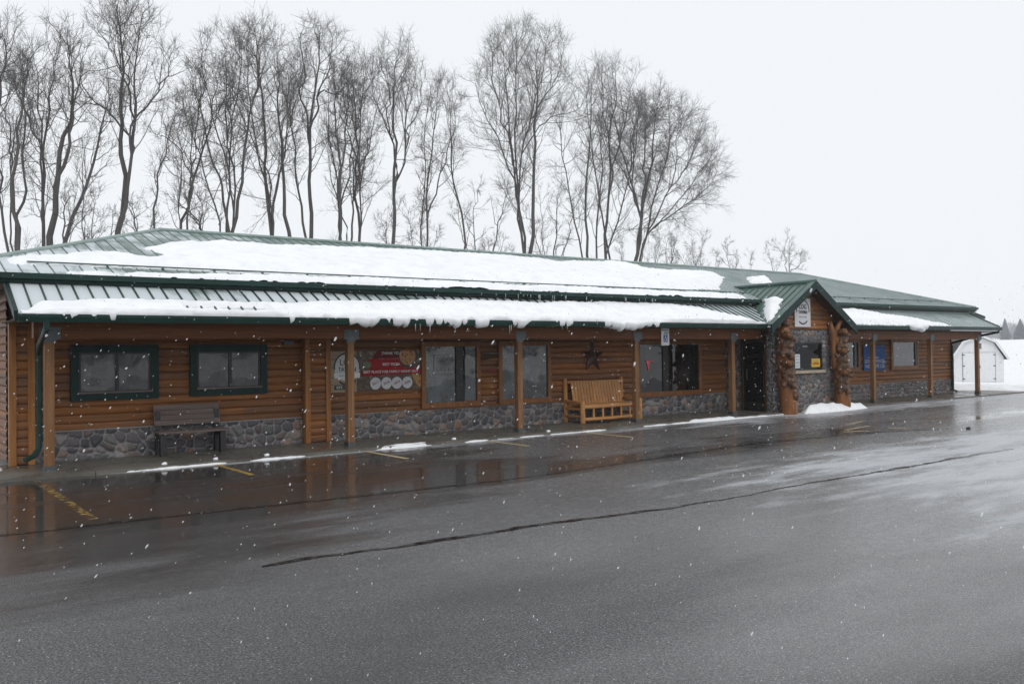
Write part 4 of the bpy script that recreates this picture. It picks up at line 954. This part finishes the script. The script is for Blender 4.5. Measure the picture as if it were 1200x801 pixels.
# ploughed bank beyond the lot
X, Y = np.meshgrid(np.arange(36.2, 44, .12), np.arange(-8, 16, .15), indexing='ij')
hb = np.exp(-((X - 37.6) / .9) ** 2) * (.10 + .3 * fbm(X * .9, Y * .5, 3)) + .14 * (fbm(X * 2.5, Y * 2.5, 7) - .4) + .05
hb = hb * sstep(36.25, 36.7, X) * sstep(44, 42, X) - .05
tag(grid_obj('snow_bank', np.stack([X, Y, hb], -1), m_snow), 'rough ploughed snow bank at the right edge of the lot', 'snow bank', kind='stuff')

# ------------------------------------------------------------------ icicles
rnd = random.Random(11)
def icicle(L, r, x, y, z, label, group):
    m = MB(); k = 6; m.tube([(rnd.uniform(-.002, .002), rnd.uniform(-.002, .002), -L * i / k) for i in range(k + 1)], [r * (1 - i / k) ** .8 + .0015 for i in range(k + 1)], 6)
    o = m.build('icicle', m_ice, None, True); o.location = (x, y, z); tag(o, label, 'icicle', group)
for i in range(22):
    x = rnd.uniform(10.6, 16.4); icicle(rnd.uniform(.05, .15), rnd.uniform(.006, .011), x, ME - .1, ze(x) - .08, 'thin icicle hanging from the main roof gutter', 'icicles on the main roof gutter')
for i in range(9):
    x = rnd.choice([rnd.uniform(8.0, 12.4), rnd.uniform(8.4, 9.6), rnd.uniform(12.2, 14)]); icicle(rnd.uniform(.07, .22), rnd.uniform(.006, .011), x, PE - .09, 2.39, 'thin icicle hanging from the porch gutter under the snow', 'icicles on the porch gutter')

# ------------------------------------------------------------------ bare trees
def tubes_mesh(name, paths, n, mat, parent):
    """paths: list of (points Kx3, radii K) all with same K -> one mesh, vectorised by K"""
    V = []; F = []; off = 0
    byk = {}
    for p, r in paths: byk.setdefault(len(r), []).append((p, r))
    for k, L in byk.items():
        P = np.array([a for a, _ in L]); Rr = np.array([b for _, b in L])
        T = np.gradient(P, axis=1); T /= np.linalg.norm(T, axis=2, keepdims=True) + 1e-9
        ref = np.where(np.abs(T[:, :1, 2:3]) > .9, np.array([1., 0, 0]), np.array([0, 0, 1.])); ref = np.repeat(ref, k, 1)
        S = np.cross(T, ref); S /= np.linalg.norm(S, axis=2, keepdims=True) + 1e-9; Bn = np.cross(T, S)
        ang = np.arange(n) * 2 * PI / n
        ring = P[:, :, None] + Rr[:, :, None, None] * (S[:, :, None] * np.cos(ang)[None, None, :, None] + Bn[:, :, None] * np.sin(ang)[None, None, :, None])
        m = len(L); idx = off + np.arange(m * k * n).reshape(m, k, n); nx = np.roll(idx, -1, 2)
        F.append(np.stack([idx[:, :-1], nx[:, :-1], nx[:, 1:], idx[:, 1:]], -1).reshape(-1, 4)); V.append(ring.reshape(-1, 3)); off += m * k * n
    V = np.concatenate(V); F = np.concatenate(F)
    me = bpy.data.meshes.new(name); me.vertices.add(len(V)); me.vertices.foreach_set('co', V.astype(np.float32).ravel())
    me.loops.add(F.size); me.loops.foreach_set('vertex_index', F.astype(np.int32).ravel()); me.polygons.add(len(F))
    me.polygons.foreach_set('loop_start', np.arange(0, F.size, 4, dtype=np.int32)); me.polygons.foreach_set('loop_total', np.full(len(F), 4, np.int32))
    me.polygons.foreach_set('use_smooth', np.ones(len(F), bool)); me.update(calc_edges=True); me.validate()
    me.materials.append(mat); o = bpy.data.objects.new(name, me); COL.objects.link(o)
    if parent: o.parent = parent
    return o

def tree(X, Y, H, hL, hR, split=.4, r0=.24, limbs=6, label='', seed=0, stems=1, lean=0., dens=1.0, bot=.35, droop=0., group='bare trees behind the tavern', cl=None, low=0):
    """hL/hR: reach of the crown to the left/right of the trunk; bot: where the crown begins"""
    rg = np.random.RandomState(seed); root = empty('bare_tree', (X, Y, 0)); tag(root, label, 'tree', group)
    cxm, rx = (hR - hL) / 2, (hR + hL) / 2 * 1.1; cz, rz = H * (bot + 1) / 2, H * (1 - bot) / 2; ry = max(rx * .8, .8)
    # the crown is wide where it is seen, along the camera's right
    H *= .975; dens *= .92
    er = np.array([r0v for r0v in (math.cos(yaw), -math.sin(yaw), 0)]); ef = np.array([math.sin(yaw), math.cos(yaw), 0]); ez = np.array([0, 0, 1.])
    thick = []; tw = []; fine = []
    def curve(p0, d0, p1, d1, k, wob):
        t = np.linspace(0, 1, k)[:, None]; L = np.linalg.norm(p1 - p0)
        c1 = p0 + d0 * L * .35; c2 = p1 - d1 * L * .3
        P = (1 - t) ** 3 * p0 + 3 * (1 - t) ** 2 * t * c1 + 3 * (1 - t) * t ** 2 * c2 + t ** 3 * p1
        w_ = np.cumsum(rg.normal(0, wob, (k, 3)), 0); w_ -= t * w_[-1]; P = P + w_; P[0] = p0; return P
    def unit(v): return v / (np.linalg.norm(v) + 1e-9)
    targets = []
    nl = max(3, int(round(limbs * .72)))
    for i in range(nl):
        u = -1 + 2 * (i + .5 + rg.uniform(-.3, .3)) / nl; v = rg.uniform(-.6, .6)
        zz = math.sqrt(max(.05, 1 - .8 * u * u)) * rg.uniform(.66, .92) - droop * max(0, u) * .9
        targets.append(er * (cxm + u * rx * .92) + ef * v * ry + ez * (cz + zz * rz))
    targets.sort(key=lambda q: -q[2]); targets = targets[:1] + list(np.array(targets[1:])[rg.permutation(len(targets) - 1)])
    stem_tops = []
    for s in range(stems):
        off = er * (rg.uniform(-.35, .35) * (stems > 1) + .5 * (s - (stems - 1) / 2) * (stems > 1)) + ef * rg.uniform(-.3, .3) * (stems > 1)
        hs = H * split * rg.uniform(.85, 1.15); top = off * rg.uniform(1, 2.2) + er * (lean * hs + cxm * .25) + ez * hs
        P = curve(off, ez, top, unit(ez + er * lean * .6), 12, .05); rr = np.linspace(1, .62, 12); rr[0] = 1.35; rr[1] = 1.1
        rs = r0 * .72 / math.sqrt(stems) * (1.1 if stems > 1 else 1); thick.append((P, rs * rr)); stem_tops.append((P, rs))
    limbs_ = []
    for i, tg in enumerate(targets):
        P, rs = stem_tops[i % stems]; fork = i >= max(stems, 2) and rg.uniform() < .68 and len(limbs_) > 0
        if i < stems: k0 = 11
        else: k0 = int(np.clip(rg.normal(8.6, 2.0), 4, 11))
        if fork:                                           # a limb that parts from an earlier limb
            bi = min(range(len(limbs_)), key=lambda q: np.linalg.norm(limbs_[q][0][-1] - tg) + rg.uniform(0, 1.5)); P = limbs_[bi][0]; k0 = int(rg.randint(3, 8)); fr0 = limbs_[bi][1][k0]
        p0 = P[k0]; out = unit(tg - p0); d0 = unit(P[min(k0 + 1, len(P) - 1)] - P[k0 - 1] + out * .35)
        Q = curve(p0, d0, tg, unit(out * .6 + ez * (.9 - droop)), 14, .09)
        r1 = (rs * (.58 if i < stems else rg.uniform(.32, .46))) if not fork else max(.03, fr0 * .72); rr = r1 * (1 - np.linspace(0, 1, 14)) ** .8 + .009
        thick.append((Q, rr)); limbs_.append((Q, rr))
    for _ in range(low):                                   # stray low limbs
        P, rs = stem_tops[rg.randint(stems)]; k0 = rg.randint(4, 9); p0 = P[k0]
        d = unit(er * rg.choice([-1, 1]) * rg.uniform(.5, 1) + ef * rg.uniform(-.5, .5) + ez * rg.uniform(.2, .7)); L = rg.uniform(1.8, 3.6)
        Q = curve(p0, d, p0 + d * L + ez * L * .25, unit(d + ez), 14, .1); rr = .05 * (1 - np.linspace(0, 1, 14)) ** .7 + .008; thick.append((Q, rr)); limbs_.append((Q, rr))
    def inside(p):
        q = p - (er * cxm + ez * cz); return ((q @ er) / rx) ** 2 + ((q @ ef) / ry) ** 2 + (q[2] / rz) ** 2 < 1.12
    sc = H / 17.
    for Q, rr in limbs_:
        LL = np.linalg.norm(Q[-1] - Q[0]); n2 = int(max(9, LL * 2.5 * dens))
        for j in range(n2):
            t = 1 - .66 * (1 - (j + rg.uniform(0, 1)) / n2) ** 1.35; k = t * 13; a = int(min(k, 12)); p = Q[a] + (Q[a + 1] - Q[a]) * (k - a); tan = unit(Q[a + 1] - Q[a])
            d = unit(tan * .8 + rg.normal(0, .62, 3) + ez * (.18 - droop * .4)); L = sc * rg.uniform(1.1, 2.5) * (1.1 - .45 * t)
            p1 = p + d * L + ez * L * (.18 - droop * .35)
            if not inside(p1):
                L *= .55; p1 = p + d * L
            S = curve(p, d, p1, unit(d + ez * (.45 - droop)), 7, .035); r2 = min(rr[a] * .5, .015); rs2 = r2 * (1 - np.linspace(0, 1, 7)) ** .8 + .0055
            thick.append((S, rs2)) if r2 > .013 else tw.append((S, rs2))
            if not inside(p1): p1 = p + (p1 - p) * .6
            n3 = int(max(3, L * 3.8 * dens))
            for q in range(n3):
                t3 = .2 + .8 * (q + rg.uniform(0, 1)) / n3; k3 = t3 * 6; b = int(min(k3, 5)); p3 = S[b] + (S[b + 1] - S[b]) * (k3 - b); tn = unit(S[b + 1] - S[b])
                d3 = unit(tn * .9 + rg.normal(0, .5, 3) + ez * (.25 - droop * .5)); l3 = sc * rg.uniform(.5, 1.25) * (1.1 - .4 * t3)
                if not inside(p3 + d3 * l3 * .8): l3 *= .45
                e3 = p3 + d3 * l3 + ez * l3 * (.15 - .3 * droop); mid = (p3 + e3) / 2 + rg.normal(0, .04, 3)
                tw.append((np.array([p3, mid, e3]), np.array([.0065, .0052, .0036])))
                for _ in range(8):
                    t4 = rg.uniform(.25, 1); p4 = p3 + (mid - p3) * t4 * 2 if t4 < .5 else mid + (e3 - mid) * (t4 - .5) * 2
                    d4 = unit(d3 * .8 + rg.normal(0, .6, 3) + ez * .2); e4 = p4 + d4 * sc * rg.uniform(.25, .65)
                    fine.append((np.array([p4, e4]), np.array([.005, .003])))
    tubes_mesh('trunk', thick, 7, m_bark, root); tubes_mesh('crown', tw + fine, 3, m_twig, root)
    return root

def T(X, Yw, *a, **k):   # slide a tree measured at Y=24 along its sight line to another depth
    f = (Yw + D) / (24 + D); H = EYE + (a[0] - EYE) * f
    return tree(X * f, Yw, H, a[1] * f, a[2] * f, **k)
T(4.6, 24, 15.6, 1.3, 1.3, split=.42, r0=.26, limbs=6, stems=2, seed=1, label='bare double-stemmed tree at the far left edge', lean=.03, bot=.35, low=2)
T(5.9, 25, 15.7, 1.1, 2.7, split=.30, r0=.36, limbs=9, seed=2, label='stout bare tree with many rising limbs, second from the left edge', bot=.28, low=3)
T(5.0, 28, 14.2, .8, 1.0, split=.5, r0=.13, limbs=4, seed=3, label='thin straight bare tree behind the stout left tree', bot=.45)
T(7.6, 22, 9.6, 1.3, 1.2, split=.35, r0=.12, limbs=5, seed=4, label='low crooked bare tree left of the tall forked tree', bot=.3, dens=.7, low=2)
T(8.7, 24, 17.2, 2.2, 2.9, split=.46, r0=.27, limbs=8, seed=5, label='tallest bare tree at left, forking halfway up into a wide crown', bot=.36, low=3)
T(9.3, 26, 9.0, .6, 1.5, split=.4, r0=.11, limbs=4, seed=6, label='small slanting bare tree just right of the tall forked tree', lean=.12, bot=.35, dens=.7)
T(11.3, 23, 14.0, 1.1, .8, split=.42, r0=.14, limbs=5, stems=2, seed=7, label='slender twin-stemmed bare tree behind the left roof ridge', bot=.4, lean=-.05, low=2)
T(10.6, 25, 9.6, .2, 2.4, split=.6, r0=.13, limbs=3, seed=8, label='leaning bare trunk slanting to the right above the roof ridge', lean=.38, bot=.55, dens=.6)
T(12.5, 24, 15.8, 1.1, .9, split=.42, r0=.19, limbs=6, stems=2, seed=9, label='narrow twin-stemmed bare tree with oval crown left of centre', bot=.38)
T(13.5, 24, 17.6, 1.3, 1.8, split=.36, r0=.19, limbs=6, seed=10, label='tall bare tree forking low with a rounded top', bot=.42, low=1)
T(16.5, 24, 18.2, 3.0, .7, split=.38, r0=.27, limbs=8, stems=2, seed=11, label='tall bare tree with two limbs leaning left into a broad crown', lean=-.08, bot=.4, low=2)
T(17.3, 25, 18.0, 1.1, 2.7, split=.35, r0=.24, limbs=7, seed=12, label='tall bare tree with limbs spreading right, beside the left-leaning pair', bot=.4, low=1)
T(18.1, 25, 13.0, .1, 2.4, split=.45, r0=.13, limbs=3, seed=13, label='bare trunk leaning steeply right in front of the central trees', lean=.2, bot=.5, dens=.6)
T(18.9, 24, 16.6, .7, 1.7, split=.5, r0=.16, limbs=5, seed=14, label='straight thin bare tree with a high crown in the centre', bot=.5)
T(20.8, 24, 17.6, 1.8, .9, split=.3, r0=.18, limbs=6, seed=15, label='crooked bare tree with forked stem near the middle of the row', lean=-.06, bot=.4, low=1)
T(22.1, 24, 18.7, 1.2, 1.8, split=.5, r0=.2, limbs=7, seed=16, label='tall straight bare tree with a narrow high crown', bot=.45, low=4)
T(22.9, 27, 11.0, 1.5, 1.7, split=.2, r0=.1, limbs=7, stems=3, seed=17, label='bushy bare sapling clump beside the straight tall tree', bot=.2, dens=.8)
T(25.3, 24, 17.3, 1.1, 1.2, split=.3, r0=.2, limbs=5, stems=2, seed=18, label='narrow V-shaped bare tree standing alone in the gap', bot=.38, dens=.9)
T(26.0, 26, 11.8, .2, 3.2, split=.4, r0=.12, limbs=3, seed=19, label='thin bare tree bending far right beside the V-shaped tree', lean=.2, bot=.45, dens=.7)
T(31.2, 24, 21.0, 3.6, 3.6, split=.3, r0=.29, limbs=11, seed=20, label='large bare tree with a broad domed crown, right of the gap', bot=.36, low=1)
T(32.8, 25, 12.4, 1.6, 1.7, split=.3, r0=.13, limbs=5, seed=21, label='small bare tree under the broad domed crown', bot=.25, dens=.7)
T(35.9, 24, 19.6, 2.2, 3.4, split=.3, r0=.22, limbs=6, dens=.85, seed=22, label='tall bare tree with forked trunk at the right group', bot=.4, low=2)
T(37.0, 25, 20.4, 1.2, 2.5, split=.4, r0=.19, limbs=5, dens=.8, seed=23, label='upright bare tree in the middle of the right group', bot=.45)
T(38.8, 24, 19.0, 1.6, 6.8, split=.28, r0=.32, limbs=15, seed=24, label='rightmost tall bare tree with a wide crown drooping to the right', bot=.36, droop=.5, dens=1.35, low=1)
for k, (x, h, s_) in enumerate(((28.5, 9.0, 1.5), (41, 11.0, 1.9), (43.6, 10.0, 2.0), (46.5, 10.4, 1.8), (49.5, 9.8, 1.8))):
    T(x, 26, h, s_, s_, split=.25, r0=.1, limbs=5, stems=2, seed=30 + k, label=('low bare brush behind the roof left of the domed tree', 'low bare brush just right of the drooping tree', 'second low bare brush right of the drooping tree', 'third low bare brush right of the drooping tree', 'fourth low bare brush, before the lone small tree')[k], bot=.2, dens=.7)
T(56, 26, 10.8, 1.8, 1.9, split=.3, r0=.13, limbs=6, seed=40, label='lone small bare tree above the right roof slope', bot=.3, dens=.6)

# ------------------------------------------------------------------ white shed
def at(px, py, dep):   # point at optical depth
    return Vector((0, -D, EYE)) + (ax + rt * ((px - 600) / 1000) + dn * ((py - 400.5) / 1000)) * dep
sp = at(1147.5, 448, 48.5)
sh = tag(empty('garden_shed', (sp.x, sp.y, sp.z - .03), -math.radians(46)), 'white gambrel-roofed shed with double doors standing in the snow', 'shed')
W2, dpt = 1.32, 3.2
prof = [(-W2, 0), (W2, 0), (W2, 1.46), (.82, 2.28), (0, 2.66), (-.82, 2.28), (-W2, 1.46)]
MB().hexa([(x, 0, z) for x, z in prof], [(x, dpt, z) for x, z in prof]).build('wall', m_shedw, sh)
rf = MB()
for a, b in (((W2 + .2, 1.33), (.84, 2.32)), ((.84, 2.32), (0, 2.71)), ((0, 2.71), (-.84, 2.32)), ((-.84, 2.32), (-W2 - .2, 1.33))):
    rf.hexa([(a[0], -.15, a[1]), (b[0], -.15, b[1]), (b[0], dpt + .1, b[1]), (a[0], dpt + .1, a[1])], [(a[0], -.15, a[1] + .06), (b[0], -.15, b[1] + .06), (b[0], dpt + .1, b[1] + .06), (a[0], dpt + .1, a[1] + .06)])
rf.build('roof', m_shingle, sh)
tr_ = MB()
for a, b in (((W2 + .22, 1.30), (.86, 2.30)), ((.86, 2.30), (0, 2.69)), ((0, 2.69), (-.86, 2.30)), ((-.86, 2.30), (-W2 - .22, 1.30))): tr_.bar((a[0], -.17, a[1] + .03), (b[0], -.17, b[1] + .03), .05, .12)
tr_.build('trim', m_shedw, sh)
for s_ in (-1, 1):
    d_ = MB().box(min(0, s_ * .86) + .01, -.035, .08, max(0, s_ * .86) - .01, -.003, 1.72).build('door', m_shedw, sh)
    hg = MB()
    for z in (.22, .95, 1.58): hg.box(-.88 if s_ < 0 else .76, -.045, z, -.76 if s_ < 0 else .88, -.036, z + .05)
    hg.build('hinge', m_black, d_)
MB().box(.02, -.06, .85, .06, -.036, 1.0).build('handle', m_black, sh)
MB().box(-.14, -.03, 1.95, .14, -.003, 2.25).build('vent', simple('vent_grey', (.1, .11, .12), .6), sh)
vg = MB(); vg.box(-.88, -.03, .05, -.865, -.003, 1.74).box(.865, -.03, .05, .88, -.003, 1.74).box(-.88, -.03, 1.725, .88, -.003, 1.74); vg.build('door_gap', m_greyink, sh)

# ------------------------------------------------------------------ far trees and hills
def spruce(px, py, dep, h, wd, seed, label):
    p = at(px, py, dep); rg = np.random.RandomState(seed); root = tag(empty('spruce_tree', (p.x, p.y, p.z - .5)), label, 'tree', 'far spruces on the snowfield')
    MB().tube([(0, 0, 0), (0, 0, h)], [.25, .03], 7).build('trunk', m_bark, root)
    m = MB(); n = 900
    for i in range(n):
        t = (i / n) ** .8; z = h * (.05 + .95 * t); r = wd * (1 - t) * rg.uniform(.65, 1.1) + .15; a = rg.uniform(0, 2 * PI)
        c, s_ = math.cos(a), math.sin(a); wv = .35 + .35 * (1 - t)
        m.v += [(c * r * .1, s_ * r * .1, z + .35), (c * r - s_ * wv, s_ * r + c * wv, z - .3 * r * .4), (c * r + s_ * wv, s_ * r - c * wv, z - .3 * r * .4), (c * r * 1.12, s_ * r * 1.12, z - .15 * r)]
        b = len(m.v) - 4; m.f += [(b, b + 1, b + 3), (b, b + 3, b + 2)]
    m.build('crown', m_spruce, root, False, False)
spruce(1178, 398, 430, 11, 3.6, 1, 'left of two hazy dark spruces on the far snowfield')
spruce(1196, 403, 380, 11.5, 5.0, 2, 'broader hazy spruce at the right picture edge')
fw = []
rg = np.random.RandomState(4)
for i in range(260):
    px = rg.uniform(1100, 1260); dep = rg.uniform(540, 620); p = at(px, 398, dep); hh = rg.uniform(5, 11) * (1 if px > 1145 else .7)
    for _ in range(40):
        a = np.array([p.x + rg.normal(0, 2.2), p.y + rg.normal(0, 2.2), p.z + rg.uniform(.1, 1) * hh]); fw.append((np.array([a, a + rg.normal(0, 1.2, 3) + np.array([0, 0, 1.2])]), np.array([.12, .05])))
tag(tubes_mesh('far_woods', fw, 3, m_farwood, None), 'pale hazy line of far bare woods on the horizon', 'woods', kind='stuff')
# woods across the road behind the photographer, seen only in the window panes
fw = []
for i in range(420):
    x = rg.uniform(-200, 330); y = rg.uniform(-230, -190); hh = rg.uniform(7, 14)
    for _ in range(26):
        a = np.array([x + rg.normal(0, 2.4), y + rg.normal(0, 2), 1.5 + rg.uniform(0, 1) * hh]); fw.append((np.array([a, a + rg.normal(0, 1.2, 3) + np.array([0, 0, 1.4])]), np.array([.22, .1])))
tag(tubes_mesh('opposite_woods', fw, 3, m_farwood, None), 'dark woods across the fields opposite the tavern', 'woods', kind='stuff')

# ------------------------------------------------------------------ falling snow
m_flake = NT('snowflake').set(Base_Color=(.88, .9, .92), Roughness=.8, Alpha=.48).m
def snowfall():
    rg = np.random.RandomState(12); V = []; F = []; n = 0
    import bmesh
    bm = bmesh.new(); bmesh.ops.create_icosphere(bm, subdivisions=2, radius=1); base = np.array([v.co[:] for v in bm.verts]) * (1, 1, 1.9); bm.verts.ensure_lookup_table()
    fc = np.array([[v.index for v in f.verts] for f in bm.faces]); bm.free(); NB = len(base)
    A = np.array(ax); Rr = np.array(rt); U = -np.array(dn); C0 = np.array((0, -D, EYE))
    want = 2600; got = 0
    while got < want:
        dep = 3.2 + 16 * rg.uniform() ** .75; q = rg.uniform(-.66, .66) * dep; z = rg.uniform(-.45, .45) * dep
        if rg.uniform() > (dep / 14.) ** 1.1: continue
        c = C0 + A * dep + Rr * q + U * z
        if c[2] < .1 or c[2] > 3.3 or z / dep > .085 or c[1] > -1.2: continue
        s_ = rg.choice([.0022, .003, .004, .0058], p=[.4, .34, .2, .06]); d = np.array([.62, .1, .8]) + rg.normal(0, .16, 3); d /= np.linalg.norm(d)
        e1 = np.cross(d, (0, 1, 0)); e1 /= np.linalg.norm(e1); e2 = np.cross(d, e1); b = base * rg.uniform(.72, 1.2, (NB, 1)) * s_
        V.append(c + b[:, :1] * e1 + b[:, 1:2] * e2 + b[:, 2:] * d * rg.uniform(.8, 1.6)); F.append(fc + n); n += NB; got += 1
    me = bpy.data.meshes.new('falling_snow'); me.from_pydata(np.concatenate(V).tolist(), [], np.concatenate(F).tolist()); me.polygons.foreach_set('use_smooth', [True] * len(me.polygons)); me.materials.append(m_flake)
    o = bpy.data.objects.new('falling_snow', me); COL.objects.link(o); tag(o, 'snowflakes drifting down across the whole scene', 'snowfall', kind='stuff')
snowfall()

# ------------------------------------------------------------------ haze
hz = MB().box(-640, -470, -4, 960, 960, 34)
mt = bpy.data.materials.new('haze'); mt.use_nodes = True; t_ = mt.node_tree; t_.nodes.remove(t_.nodes['Principled BSDF'])
pv = t_.nodes.new('ShaderNodeVolumePrincipled'); pv.inputs['Color'].default_value = (.93, .95, .98, 1); pv.inputs['Density'].default_value = .0006
t_.links.new(pv.outputs[0], t_.nodes['Material Output'].inputs['Volume'])
tag(hz.build('haze', mt), 'thin snowy haze filling the air', 'haze', kind='stuff')
